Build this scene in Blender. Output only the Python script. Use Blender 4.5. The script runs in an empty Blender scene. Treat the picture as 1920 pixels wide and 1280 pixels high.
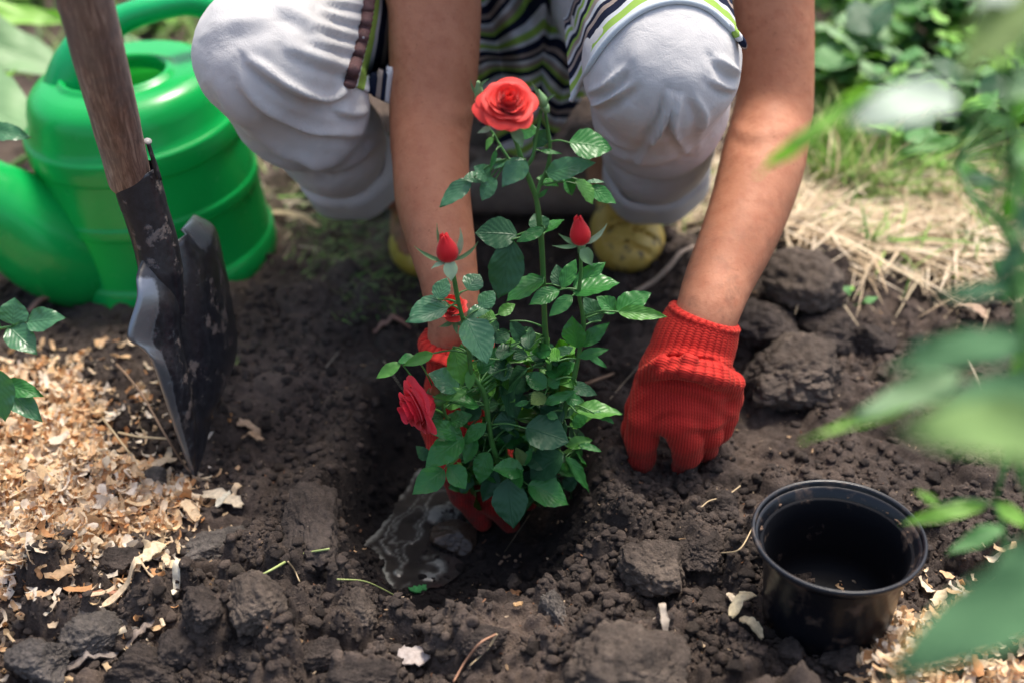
import bpy, math, random
import numpy as np
from mathutils import Vector, Matrix, noise as mnoise
from mathutils.bvhtree import BVHTree
random.seed(7); RS = np.random.RandomState(11)
C = bpy.context.scene.collection
scene = bpy.context.scene
# ------------------------------------------------------------------ camera, sky, sun, exposure
CAM_H = 0.765; PITCH = math.radians(33.0); FPX = 50.0/36.0*1920.0
cam = bpy.data.cameras.new('camera'); cam.lens = 50; cam.sensor_width = 36
cam.clip_start = 0.05; cam.clip_end = 400
cam.dof.use_dof = True; cam.dof.focus_distance = 1.10; cam.dof.aperture_fstop = 3.2
cam.dof.aperture_blades = 0
camo = bpy.data.objects.new('camera', cam); C.objects.link(camo)
camo.location = (0, 0, CAM_H); camo.rotation_euler = (math.pi/2 - PITCH, 0, 0)
scene.camera = camo
SUN_EL = math.radians(68); SUN_DIR = Vector((0.10, 0.17, 0.0)).normalized()
world = bpy.data.worlds.new('World'); scene.world = world; world.use_nodes = True
wn = world.node_tree.nodes; wl = world.node_tree.links
sky = wn.new('ShaderNodeTexSky'); sky.sky_type = 'NISHITA'; sky.sun_disc = False
sky.sun_elevation = SUN_EL; sky.sun_rotation = math.atan2(SUN_DIR.x, SUN_DIR.y)
sky.air_density = 1.0; sky.dust_density = 5.0; sky.ozone_density = 1.0
bg = wn['Background']; bg.inputs['Strength'].default_value = 0.10
wl.new(sky.outputs[0], bg.inputs['Color'])
sl = bpy.data.lights.new('sun', 'SUN'); sl.energy = 1.5; sl.angle = math.radians(13); sl.color = (1.0, 0.93, 0.82)
so = bpy.data.objects.new('sun', sl); C.objects.link(so)
sd = Vector((SUN_DIR.x*math.cos(SUN_EL), SUN_DIR.y*math.cos(SUN_EL), math.sin(SUN_EL)))
so.rotation_euler = (-sd).to_track_quat('-Z', 'Y').to_euler(); so.location = sd*5
scene.view_settings.view_transform = 'Standard'; scene.view_settings.look = 'None'
scene.view_settings.gamma = 1.0; scene.view_settings.use_curve_mapping = False
scene.view_settings.exposure = 1.42
scene.cycles.use_denoising = True
scene.cycles.max_bounces = 8; scene.cycles.transparent_max_bounces = 8

# ------------------------------------------------------------------ measuring helpers
CT, ST = math.cos(PITCH), math.sin(PITCH)
def ray(px, py):
    a = (px-960)/FPX; b = (640-py)/FPX
    return np.array([a, CT + b*ST, -ST + b*CT])
O = np.array([0, 0, CAM_H])
def PD(px, py, d): return O + ray(px, py)*d                      # point at axis depth d
def PY(px, py, Y): r = ray(px, py); return O + r*(Y/r[1])         # point at world distance Y
def G(px, py, h=0.0): r = ray(px, py); return O + r*((h-CAM_H)/r[2])   # point at height h
def depth(p): return p[1]*CT + (CAM_H-p[2])*ST
def mpp(p): return depth(np.asarray(p))/FPX                      # metres per photo pixel there
def project(V):
    V = np.asarray(V); d = V[:, 1]*CT + (CAM_H-V[:, 2])*ST
    up = V[:, 1]*ST - (CAM_H-V[:, 2])*CT
    return 960 + V[:, 0]/d*FPX, 640 - up/d*FPX

# ------------------------------------------------------------------ numpy noise
def _h(ix, iy, iz, s):
    n = (ix.astype(np.int64)*374761393 + iy.astype(np.int64)*668265263 + iz.astype(np.int64)*2147483647 + s*1274126177) & 0xffffffff
    n = ((n ^ (n >> 13))*1274126177) & 0xffffffff
    n = (n ^ (n >> 16))
    return (n & 0xffff)/65535.0
def vnoise(x, y, z=None, s=0):
    x = np.asarray(x, float); y = np.asarray(y, float); z = np.zeros_like(x) if z is None else np.asarray(z, float)
    ix, iy, iz = np.floor(x), np.floor(y), np.floor(z)
    fx, fy, fz = x-ix, y-iy, z-iz
    ux, uy, uz = [f*f*f*(f*(f*6-15)+10) for f in (fx, fy, fz)]
    def c(a, b, c_): return _h(ix+a, iy+b, iz+c_, s)
    def l(a, b, t): return a+(b-a)*t
    r = l(l(l(c(0,0,0), c(1,0,0), ux), l(c(0,1,0), c(1,1,0), ux), uy),
          l(l(c(0,0,1), c(1,0,1), ux), l(c(0,1,1), c(1,1,1), ux), uy), uz)
    return r*2-1
def fbm(x, y, z=None, o=4, s=0, g=0.5):
    a = 1.0; r = 0; f = 1.0; t = 0
    for i in range(o):
        r = r + a*vnoise(np.asarray(x)*f+13.7*i, np.asarray(y)*f+7.1*i, None if z is None else np.asarray(z)*f, s+i); t += a; a *= g; f *= 2.03
    return r/t
def lumps(x, y, cell, s, keep=1.0, rmin=.35, rmax=.62):
    """height of half-buried round lumps on a jittered grid"""
    gx, gy = x/cell, y/cell; ix, iy = np.floor(gx), np.floor(gy); out = np.zeros_like(gx); z0 = np.zeros_like(gx)
    for a in (-1, 0, 1):
        for b in (-1, 0, 1):
            cx, cy = ix+a, iy+b
            jx, jy = _h(cx, cy, z0, s), _h(cx, cy, z0, s+1)
            r = rmin+(rmax-rmin)*_h(cx, cy, z0, s+2)**2
            k = _h(cx, cy, z0, s+3) < keep
            e = 0.75+0.5*_h(cx, cy, z0, s+4)
            d2 = ((gx-cx-jx)*e)**2+((gy-cy-jy)/e)**2
            out = np.maximum(out, np.where(k, np.sqrt(np.maximum(r*r-d2, 0)), 0))
    return out*cell
def sstep(a, b, x): t = np.clip((x-a)/(b-a), 0, 1); return t*t*(3-2*t)

# ------------------------------------------------------------------ object helpers
def link(name, me, parent=None):
    o = bpy.data.objects.new(name, me); C.objects.link(o)
    if parent is not None: o.parent = parent
    return o
def mesh(name, V, F, mats=None, smooth=True, uv=None, col=None, midx=None):
    me = bpy.data.meshes.new(name)
    V = np.asarray(V, dtype=np.float32)
    if isinstance(F, np.ndarray):
        n, k = F.shape
        me.vertices.add(len(V)); me.vertices.foreach_set('co', V.ravel())
        me.loops.add(n*k); me.loops.foreach_set('vertex_index', F.ravel().astype(np.int32))
        me.polygons.add(n); me.polygons.foreach_set('loop_start', np.arange(0, n*k, k, dtype=np.int32))
        me.polygons.foreach_set('loop_total', np.full(n, k, dtype=np.int32)); me.update(calc_edges=True)
    else:
        me.from_pydata([tuple(map(float, v)) for v in V], [], [tuple(map(int, f)) for f in F]); me.update()
    if smooth: me.polygons.foreach_set('use_smooth', np.ones(len(me.polygons), dtype=bool))
    if uv is not None:
        l = np.empty(len(me.loops), dtype=np.int32); me.loops.foreach_get('vertex_index', l)
        ul = me.uv_layers.new(name='UVMap'); ul.data.foreach_set('uv', np.asarray(uv, dtype=np.float32)[l].ravel())
    if col is not None:
        ca = me.color_attributes.new('tint', 'FLOAT_COLOR', 'POINT')
        c4 = np.ones((len(V), 4), dtype=np.float32); c4[:, :3] = col; ca.data.foreach_set('color', c4.ravel())
    for m in (mats if isinstance(mats, (list, tuple)) else [mats] if mats else []): me.materials.append(m)
    if midx is not None: me.polygons.foreach_set('material_index', np.asarray(midx, dtype=np.int32))
    me.update()
    return me
def tag(o, label=None, cat=None, group=None, kind=None):
    if label: o['label'] = label
    if cat: o['category'] = cat
    if group: o['group'] = group
    if kind: o['kind'] = kind
    return o
def root(name, loc, label, cat, group=None):
    o = bpy.data.objects.new(name, None); C.objects.link(o); o.location = tuple(map(float, loc)); o.empty_display_size = .02
    return tag(o, label, cat, group)
def wloc(o):
    p = np.zeros(3)
    while o is not None: p = p + np.array(o.location[:]); o = o.parent
    return p
def part(name, parent, V, F, mats, **k):
    """a part whose vertices are given in world coordinates"""
    V = np.asarray(V, float)
    if len(V): c = V.mean(0)
    me = mesh(name, V-c, F, mats, **k); o = link(name, me, parent)
    o.location = tuple(c - wloc(parent)) if parent is not None else tuple(c)
    return o
def alone(name, V, F, mats, label, cat, group=None, **k):
    return tag(part(name, None, V, F, mats, **k), label, cat, group)
def grid_faces(nu, nv, close_u=False):
    F = []
    for j in range(nv-1):
        for i in range(nu if close_u else nu-1):
            a = j*nu+i; b = j*nu+(i+1) % nu
            F.append((a, b, b+nu, a+nu))
    return np.array(F, dtype=np.int32)
def catmull(P, n):
    P = [np.asarray(p, float) for p in P]
    if len(P) == 2: return np.array([P[0]+(P[1]-P[0])*t for t in np.linspace(0, 1, n)])
    Q = [2*P[0]-P[1]]+P+[2*P[-1]-P[-2]]; out = []
    for t in np.linspace(0, len(P)-1-1e-9, n):
        i = int(t); f = t-i; a, b, c, d = Q[i:i+4]
        out.append(.5*((2*b)+(-a+c)*f+(2*a-5*b+4*c-d)*f*f+(-a+3*b-3*c+d)*f**3))
    return np.array(out)
def tube(P, R, ns=8, n=None, caps=True, flat=1.0, up=(0.1, 0.2, 1)):
    """tube of quads along points P (radii R); returns V,F"""
    P = catmull(P, n or max(2, len(P)*4)); n = len(P)
    R = np.interp(np.linspace(0, 1, n), np.linspace(0, 1, len(R)), R) if np.ndim(R) else np.full(n, R)
    T = np.gradient(P, axis=0); T /= np.linalg.norm(T, axis=1)[:, None]+1e-12
    u = np.cross(T[0], up); u /= np.linalg.norm(u)+1e-12; V = []
    for i in range(n):
        u = u-T[i]*np.dot(u, T[i]); u /= np.linalg.norm(u)+1e-12; w = np.cross(T[i], u)
        for k in range(ns):
            a = 2*math.pi*k/ns; V.append(P[i]+R[i]*(math.cos(a)*u+math.sin(a)*flat*w))
    F = grid_faces(ns, n, True).tolist()
    if caps: F = F+[[k for k in range(ns)][::-1], [(n-1)*ns+k for k in range(ns)]]
    return np.array(V), F
def lathe(prof, axis_o, ax, ux, ns=64):
    """prof list of (r,h); axis_o origin; ax axis; ux perpendicular"""
    ax = np.array(ax, float); ux = np.array(ux, float); ux = ux-ax*ux.dot(ax); ux /= np.linalg.norm(ux); wx = np.cross(ax, ux)
    V = [axis_o+ax*h+r*(math.cos(a)*ux+math.sin(a)*wx) for r, h in prof for a in np.linspace(0, 2*math.pi, ns, endpoint=False)]
    return np.array(V), grid_faces(ns, len(prof), True)
def joinVF(L):
    Vs, Fs, o = [], [], 0
    for V, F in L: Vs.append(V); Fs += [[i+o for i in f] for f in (F.tolist() if isinstance(F, np.ndarray) else F)]; o += len(V)
    return np.vstack(Vs), Fs

# ------------------------------------------------------------------ implicit surfaces (smooth bodies)
def capsule(X, a, b, ra, rb):
    a = np.asarray(a, np.float32); b = np.asarray(b, np.float32); ab = b-a; L = float(ab.dot(ab))+1e-12
    t = np.clip(((X[0]-a[0])*ab[0]+(X[1]-a[1])*ab[1]+(X[2]-a[2])*ab[2])/L, 0, 1)
    return np.sqrt((X[0]-a[0]-t*ab[0])**2+(X[1]-a[1]-t*ab[1])**2+(X[2]-a[2]-t*ab[2])**2)-(ra+(rb-ra)*t)
def ellipsoid(X, c, r, R=None):
    d = [X[i]-c[i] for i in range(3)]
    if R is not None: d = [sum(R[j][i]*d[i] for i in range(3)) for j in range(3)]
    k = np.sqrt(sum((d[i]/r[i])**2 for i in range(3)))
    return (k-1)*min(r)
def smin(a, b, k):
    h = np.clip(.5+.5*(b-a)/k, 0, 1); return b*(1-h)+a*h-k*h*(1-h)
def nets(f, lo, hi, h):
    lo = np.asarray(lo, float); hi = np.asarray(hi, float)
    ax = [np.arange(lo[i], hi[i]+h, h, dtype=np.float32) for i in range(3)]
    X = np.meshgrid(*ax, indexing='ij', sparse=True)
    D = f(X).astype(np.float32); S = D < 0; n = D.shape
    cnt = np.zeros([k-1 for k in n], np.int8)
    for a in (0, 1):
        for b in (0, 1):
            for c in (0, 1): cnt += S[a:n[0]-1+a, b:n[1]-1+b, c:n[2]-1+c]
    act = (cnt > 0) & (cnt < 8); idx = np.full(act.shape, -1, np.int64); I = np.argwhere(act); idx[act] = np.arange(len(I))
    acc = np.zeros((len(I), 3)); num = np.zeros(len(I))
    cor = [(a, b, c) for a in (0, 1) for b in (0, 1) for c in (0, 1)]
    for p in cor:
        for ax_ in range(3):
            if p[ax_] == 0:
                q = list(p); q[ax_] = 1
                d0 = D[I[:, 0]+p[0], I[:, 1]+p[1], I[:, 2]+p[2]]; d1 = D[I[:, 0]+q[0], I[:, 1]+q[1], I[:, 2]+q[2]]
                m = (d0 < 0) != (d1 < 0); t = np.where(m, d0/(d0-d1+1e-20), 0)
                P = np.tile(np.array(p, float), (len(I), 1)); P[:, ax_] = t
                acc[m] += P[m]; num[m] += 1
    V = lo+(I+acc/np.maximum(num, 1)[:, None])*h
    F = []
    for ax_ in range(3):
        b, c = (ax_+1) % 3, (ax_+2) % 3
        sl0 = [slice(None)]*3; sl1 = [slice(None)]*3; sl0[ax_] = slice(0, -1); sl1[ax_] = slice(1, None)
        A = S[tuple(sl0)]; B = S[tuple(sl1)]; E = np.argwhere(A != B)
        ok = (E[:, b] > 0) & (E[:, c] > 0) & (E[:, b] < n[b]-1) & (E[:, c] < n[c]-1); E = E[ok]
        def at(db, dc):
            e = E.copy(); e[:, b] += db; e[:, c] += dc; return idx[e[:, 0], e[:, 1], e[:, 2]]
        q = np.stack([at(-1, -1), at(0, -1), at(0, 0), at(-1, 0)], 1)
        fl = B[E[:, 0], E[:, 1], E[:, 2]] if len(E) else np.zeros(0, bool)
        q[fl] = q[fl][:, ::-1]; F.append(q)
    F = np.vstack(F); F = F[(F >= 0).all(1)]
    return V, F.astype(np.int32)
def vnormals(V, F):
    a, b, c, d = [V[F[:, i]] for i in range(4)]; N = np.cross(c-a, d-b); out = np.zeros_like(V)
    for i in range(4):
        for k in range(3): out[:, k] += np.bincount(F[:, i], N[:, k], len(V))
    return out/(np.linalg.norm(out, axis=1)[:, None]+1e-12)
def relax(V, F, it=2):
    for _ in range(it):
        s = np.zeros_like(V); n = np.zeros(len(V))
        for i in range(4):
            a, b = F[:, i], F[:, (i+1) % 4]
            for k in range(3): s[:, k] += np.bincount(a, V[b, k], len(V))+np.bincount(b, V[a, k], len(V))
            n += np.bincount(a, minlength=len(V))+np.bincount(b, minlength=len(V))
        V = .5*V+.5*s/np.maximum(n, 1)[:, None]
    return V
def polydist(x, y, pts):
    """distance to a polyline and parameter along it (0..1)"""
    best = np.full(np.shape(x), 1e9); par = np.zeros(np.shape(x)); m = len(pts)-1; sgn = np.zeros(np.shape(x))
    for i in range(m):
        ax_, ay = pts[i]; bx, by = pts[i+1]; dx, dy = bx-ax_, by-ay
        t = np.clip(((x-ax_)*dx+(y-ay)*dy)/(dx*dx+dy*dy+1e-9), 0, 1)
        d = np.hypot(x-ax_-t*dx, y-ay-t*dy); k = d < best
        best = np.where(k, d, best); par = np.where(k, (i+t)/m, par); sgn = np.where(k, np.sign(dx*(y-ay)-dy*(x-ax_)), sgn)
    return best, par, sgn
def creases(V, F, lines, scale=1.0):
    """raise cloth folds: lines of (points as seen from the front, width, height in m)"""
    N = vnormals(V, F); x, y = project(V); cd = V-O; cd /= np.linalg.norm(cd, axis=1)[:, None]
    front = sstep(0.05, .35, -(N*cd).sum(1)); D = np.zeros(len(V))
    for pts, w, a in lines:
        pts = catmull([(p[0], p[1], 0) for p in pts], 16)[:, :2]
        d, t, sg = polydist(x, y, pts); e = np.sin(np.pi*np.clip(t*.94+.03, 0, 1))**.6
        D += a*e*(np.exp(-(d/w)**2)-.75*np.exp(-((d*np.where(sg == 0, 1, sg)-1.7*w)/(w*1.2))**2))*front
    return V+N*(D*scale)[:, None]

# ------------------------------------------------------------------ materials
def mat(name):
    m = bpy.data.materials.new(name); m.use_nodes = True; nt = m.node_tree
    return m, nt, nt.nodes['Principled BSDF']
def nd(nt, t, **k):
    n = nt.nodes.new(t)
    for a, v in k.items():
        if a.startswith('i_'): n.inputs[a[2:].replace('_', ' ')].default_value = v
        else: setattr(n, a, v)
    return n
def ramp(nt, fac, stops):
    r = nt.nodes.new('ShaderNodeValToRGB'); e = r.color_ramp.elements
    while len(e) < len(stops): e.new(.5)
    for k, (p, c) in enumerate(stops): e[k].position = p; e[k].color = (*c, 1) if len(c) == 3 else c
    nt.links.new(fac, r.inputs[0]); return r
def noise(nt, scale, detail=4, rough=.55, vec=None, dist=0):
    n = nt.nodes.new('ShaderNodeTexNoise'); n.inputs['Scale'].default_value = scale
    n.inputs['Detail'].default_value = detail; n.inputs['Roughness'].default_value = rough; n.inputs['Distortion'].default_value = dist
    if vec is not None: nt.links.new(vec, n.inputs['Vector'])
    return n
def gpos(nt): return nt.nodes.new('ShaderNodeNewGeometry').outputs['Position']
def opos(nt): return nt.nodes.new('ShaderNodeTexCoord').outputs['Object']
def mixc(nt, fac, a, b, mode='MIX'):
    m = nt.nodes.new('ShaderNodeMix'); m.data_type = 'RGBA'; m.blend_type = mode
    if isinstance(fac, float): m.inputs[0].default_value = fac
    else: nt.links.new(fac, m.inputs[0])
    for s, v in ((6, a), (7, b)):
        if isinstance(v, tuple): m.inputs[s].default_value = (*v, 1)
        else: nt.links.new(v, m.inputs[s])
    return m.outputs[2]
def bump(nt, h, strength, dist, nrm=None):
    b = nt.nodes.new('ShaderNodeBump'); b.inputs['Strength'].default_value = strength; b.inputs['Distance'].default_value = dist
    nt.links.new(h, b.inputs['Height'])
    if nrm is not None: nt.links.new(nrm, b.inputs['Normal'])
    return b.outputs[0]
def maths(nt, op, a, b=None, c=None, clamp=False):
    n = nt.nodes.new('ShaderNodeMath'); n.operation = op; n.use_clamp = clamp
    for s, v in ((0, a), (1, b), (2, c)):
        if v is None: continue
        if isinstance(v, (int, float)): n.inputs[s].default_value = v
        else: nt.links.new(v, n.inputs[s])
    return n.outputs[0]
def attr(nt, name='tint'):
    a = nt.nodes.new('ShaderNodeAttribute'); a.attribute_name = name; return a

def soil_material(name, dark, light, wet=False, obj=False):
    m, nt, b = mat(name); L = nt.links.new; p = opos(nt) if obj else gpos(nt)
    n1 = noise(nt, 14, 5, .6, p); n2 = noise(nt, 130, 6, .75, p); n3 = noise(nt, 620, 3, .75, p); n4 = noise(nt, 5, 3, .5, p)
    c = ramp(nt, n1.outputs[0], [(.3, dark), (.72, light)]).outputs[0]
    c2 = ramp(nt, n2.outputs[0], [(.32, (.48, .48, .48)), (.72, (1.5, 1.46, 1.42))]).outputs[0]
    c = mixc(nt, 1.0, c, c2, 'MULTIPLY')
    c = mixc(nt, ramp(nt, n4.outputs[0], [(.45, (0, 0, 0)), (.75, (.6, .6, .6))]).outputs[0], c, tuple(v*1.15 for v in light))
    v = nt.nodes.new('ShaderNodeTexVoronoi'); v.inputs['Scale'].default_value = 330; L(p, v.inputs['Vector'])
    fleck = ramp(nt, noise(nt, 260, 1, .5, p).outputs[0], [(.76, (0, 0, 0)), (.80, (1, 1, 1))]).outputs[0]
    c = mixc(nt, fleck, c, (.20, .16, .125))
    rough = .93
    if wet:
        a = attr(nt, 'tint'); s = nt.nodes.new('ShaderNodeSeparateColor'); L(a.outputs['Color'], s.inputs[0])
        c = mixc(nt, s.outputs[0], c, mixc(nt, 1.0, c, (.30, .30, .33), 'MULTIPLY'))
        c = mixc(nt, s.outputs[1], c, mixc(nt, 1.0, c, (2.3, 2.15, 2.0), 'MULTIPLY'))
        L(maths(nt, 'MULTIPLY_ADD', s.outputs[2], -.72, .93), b.inputs['Roughness'])
    else: b.inputs['Roughness'].default_value = rough
    L(c, b.inputs['Base Color']); b.inputs['Specular IOR Level'].default_value = .25
    h = maths(nt, 'ADD', maths(nt, 'MULTIPLY', n2.outputs[0], 1.0), maths(nt, 'MULTIPLY', n3.outputs[0], .45))
    L(bump(nt, h, 1.0, .0048), b.inputs['Normal'])
    return m
SOIL = soil_material('soil', (.029, .0228, .0205), (.100, .080, .069), wet=True)
CLOD = soil_material('soil_clod', (.034, .027, .0245), (.110, .088, .076), obj=True)
CLODG = soil_material('grey_soil_clod', (.085, .075, .069), (.21, .185, .165), obj=True)
CLODT = soil_material('tan_soil_clod', (.065, .051, .044), (.185, .148, .120), obj=True)

def leaf_material(name, top, lo, gloss=.42, back=None, trans=.25, vein=1.0, spec=.5):
    m, nt, b = mat(name); L = nt.links.new
    uv = nt.nodes.new('ShaderNodeUVMap').outputs[0]; s = nt.nodes.new('ShaderNodeSeparateXYZ'); L(uv, s.inputs[0])
    u, v = s.outputs[0], s.outputs[1]; av = maths(nt, 'ABSOLUTE', v)
    n0 = noise(nt, 45, 2, .5, opos(nt))
    ph = maths(nt, 'SUBTRACT', maths(nt, 'MULTIPLY_ADD', n0.outputs[0], .9, maths(nt, 'MULTIPLY', u, 7.0)), maths(nt, 'MULTIPLY', av, 2.6))
    w = maths(nt, 'SINE', maths(nt, 'MULTIPLY', ph, 6.283))
    lat = maths(nt, 'POWER', maths(nt, 'MULTIPLY_ADD', w, .5, .5), 7.0)
    mid = maths(nt, 'SUBTRACT', 1.0, maths(nt, 'MULTIPLY', av, 16.0), clamp=True)
    oi = nt.nodes.new('ShaderNodeObjectInfo').outputs['Random']
    n = noise(nt, 60, 4, .6, opos(nt))
    c = mixc(nt, oi, lo, top); c = mixc(nt, maths(nt, 'MULTIPLY', n.outputs[0], .7), c, mixc(nt, 1.0, c, (.55, .62, .6), 'MULTIPLY'))
    vc = mixc(nt, .5, c, (.22, .36, .16))
    c = mixc(nt, maths(nt, 'MULTIPLY', maths(nt, 'MAXIMUM', mid, maths(nt, 'MULTIPLY', lat, .10)), vein), c, vc)
    gm = nt.nodes.new('ShaderNodeNewGeometry')
    bk = back or tuple(x*1.5+.02 for x in top)
    c = mixc(nt, gm.outputs['Backfacing'], c, bk)
    L(c, b.inputs['Base Color']); b.inputs['Specular IOR Level'].default_value = spec
    L(maths(nt, 'MULTIPLY_ADD', n.outputs[0], .2, gloss-.1), b.inputs['Roughness'])
    h = maths(nt, 'SUBTRACT', maths(nt, 'MULTIPLY', maths(nt, 'SINE', maths(nt, 'MULTIPLY', ph, 6.283)), -.2), maths(nt, 'MULTIPLY', mid, 1.3))
    h = maths(nt, 'ADD', h, maths(nt, 'MULTIPLY', n.outputs[0], 1.0))
    L(bump(nt, h, .36, .0010), b.inputs['Normal'])
    t = nt.nodes.new('ShaderNodeBsdfTranslucent'); L(mixc(nt, 1.0, c, (1.3, 1.6, .4), 'MULTIPLY'), t.inputs[0])
    mx = nt.nodes.new('ShaderNodeMixShader'); mx.inputs[0].default_value = trans
    L(b.outputs[0], mx.inputs[1]); L(t.outputs[0], mx.inputs[2]); L(mx.outputs[0], nt.nodes['Material Output'].inputs[0])
    return m
LEAF = leaf_material('rose_leaf', (.014, .115, .014), (.006, .058, .010), .33, trans=.25, spec=.45)
LEAFL = leaf_material('rose_leaf_sheen', (.030, .120, .048), (.018, .088, .032), .30, spec=.65)
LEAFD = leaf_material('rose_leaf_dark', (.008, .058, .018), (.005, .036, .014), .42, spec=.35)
LEAFY = leaf_material('young_rose_leaf', (.050, .180, .018), (.035, .130, .016), .42)
LEAFO = leaf_material('olive_rose_leaf', (.060, .105, .018), (.05, .085, .02), .6, spec=.25)
LEAFP = leaf_material('pale_broad_leaf', (.12, .21, .095), (.085, .16, .07), .5, vein=2.2, trans=.12, spec=.3)
LEAFG = leaf_material('garden_leaf', (.065, .185, .050), (.030, .105, .040), .45, spec=.35)
LEAFB = leaf_material('bright_garden_leaf', (.17, .36, .05), (.10, .24, .045), .45, trans=.35)
LEAFW = leaf_material('sky_sheen_leaf', (.28, .34, .28), (.26, .32, .26), .6, trans=.1, spec=.2)  # sky reflected on the leaf, put into its whitish base colour
LEAFM = leaf_material('matte_near_leaf', (.034, .095, .038), (.020, .068, .026), .7, trans=.15, spec=.12)
LEAFV = leaf_material('pale_lime_leaf', (.10, .17, .05), (.085, .145, .04), .6, trans=.1, spec=.15)

def plain(name, col, rough=.5, var=.25, nscale=40, bmp=.0, spec=.5, obj=True, **k):
    m, nt, b = mat(name); L = nt.links.new; p = opos(nt) if obj else gpos(nt)
    n = noise(nt, nscale, 5, .6, p)
    c = ramp(nt, n.outputs[0], [(.25, tuple(x*(1-var) for x in col)), (.75, tuple(x*(1+var) for x in col))]).outputs[0]
    L(c, b.inputs['Base Color']); b.inputs['Roughness'].default_value = rough; b.inputs['Specular IOR Level'].default_value = spec
    for a, v in k.items(): b.inputs[a.replace('_', ' ')].default_value = v
    if bmp: L(bump(nt, noise(nt, nscale*4, 4, .6, p).outputs[0], .6, bmp), b.inputs['Normal'])
    return m
STEM = plain('green_stem', (.055, .17, .035), .45, .3, 60)
SEPAL = plain('sepal_green', (.16, .30, .12), .5, .25, 90)
SEPALP = plain('pale_sepal', (.38, .52, .30), .55, .15, 90)
# ------------------------------------------------------------------ the garden bed: one sheet of soil with a planting hole
def poly_sd(x, y, P):
    """signed distance to a closed polygon (negative inside), world units"""
    P = np.asarray(P); best = np.full(np.shape(x), 1e9); ins = np.zeros(np.shape(x), bool)
    for i in range(len(P)):
        a, b = P[i], P[(i+1) % len(P)]; d = b-a
        t = np.clip(((x-a[0])*d[0]+(y-a[1])*d[1])/(d.dot(d)+1e-12), 0, 1)
        best = np.minimum(best, np.hypot(x-a[0]-t*d[0], y-a[1]-t*d[1]))
        c = ((a[1] > y) != (b[1] > y)) & (x < (b[0]-a[0])*(y-a[1])/(b[1]-a[1]+1e-12)+a[0]); ins ^= c
    return np.where(ins, -best, best)
WZ = -0.052
PUD = [G(*p, WZ)[:2] for p in [(846,872),(884,905),(905,960),(870,968),(842,940),(812,955),(796,985),(800,1015),(782,1032),(800,1050),(836,1062),(815,1078),
       (786,1072),(770,1098),(744,1104),(724,1082),(722,1050),(700,1030),(684,1022),(706,1000),(730,975),(752,935),(776,900),(810,888)]]
PUD = np.array(PUD)
PITP = np.array([G(*p, 0)[:2] for p in [(650,850),(632,930),(628,1010),(640,1080),(690,1128),(770,1165),(860,1175),(960,1150),(1050,1115),(1100,1060),
       (1118,990),(1128,900),(1120,800),(1060,740),(960,715),(860,700),(760,705),(690,760)]])
SHAV = np.array([G(*p, 0)[:2] for p in [(-700,640),(40,700),(150,705),(200,760),(215,850),(290,870),(330,930),(300,985),(240,1010),(215,1060),(110,1085),(60,1105),(-20,1115),(-700,1125)]])
SHAV2 = np.array([G(*p, 0)[:2] for p in [(1590,1230),(1650,1185),(1760,1195),(1800,1130),(1900,1140),(2300,1150),(2300,1500),(1560,1500)]])
STRAW = np.array([G(*p, 0)[:2] for p in [(1420,470),(1480,400),(1560,370),(1700,350),(1900,330),(2300,320),(2300,620),(1900,570),(1780,545),(1640,520),(1500,520)]])
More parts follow.
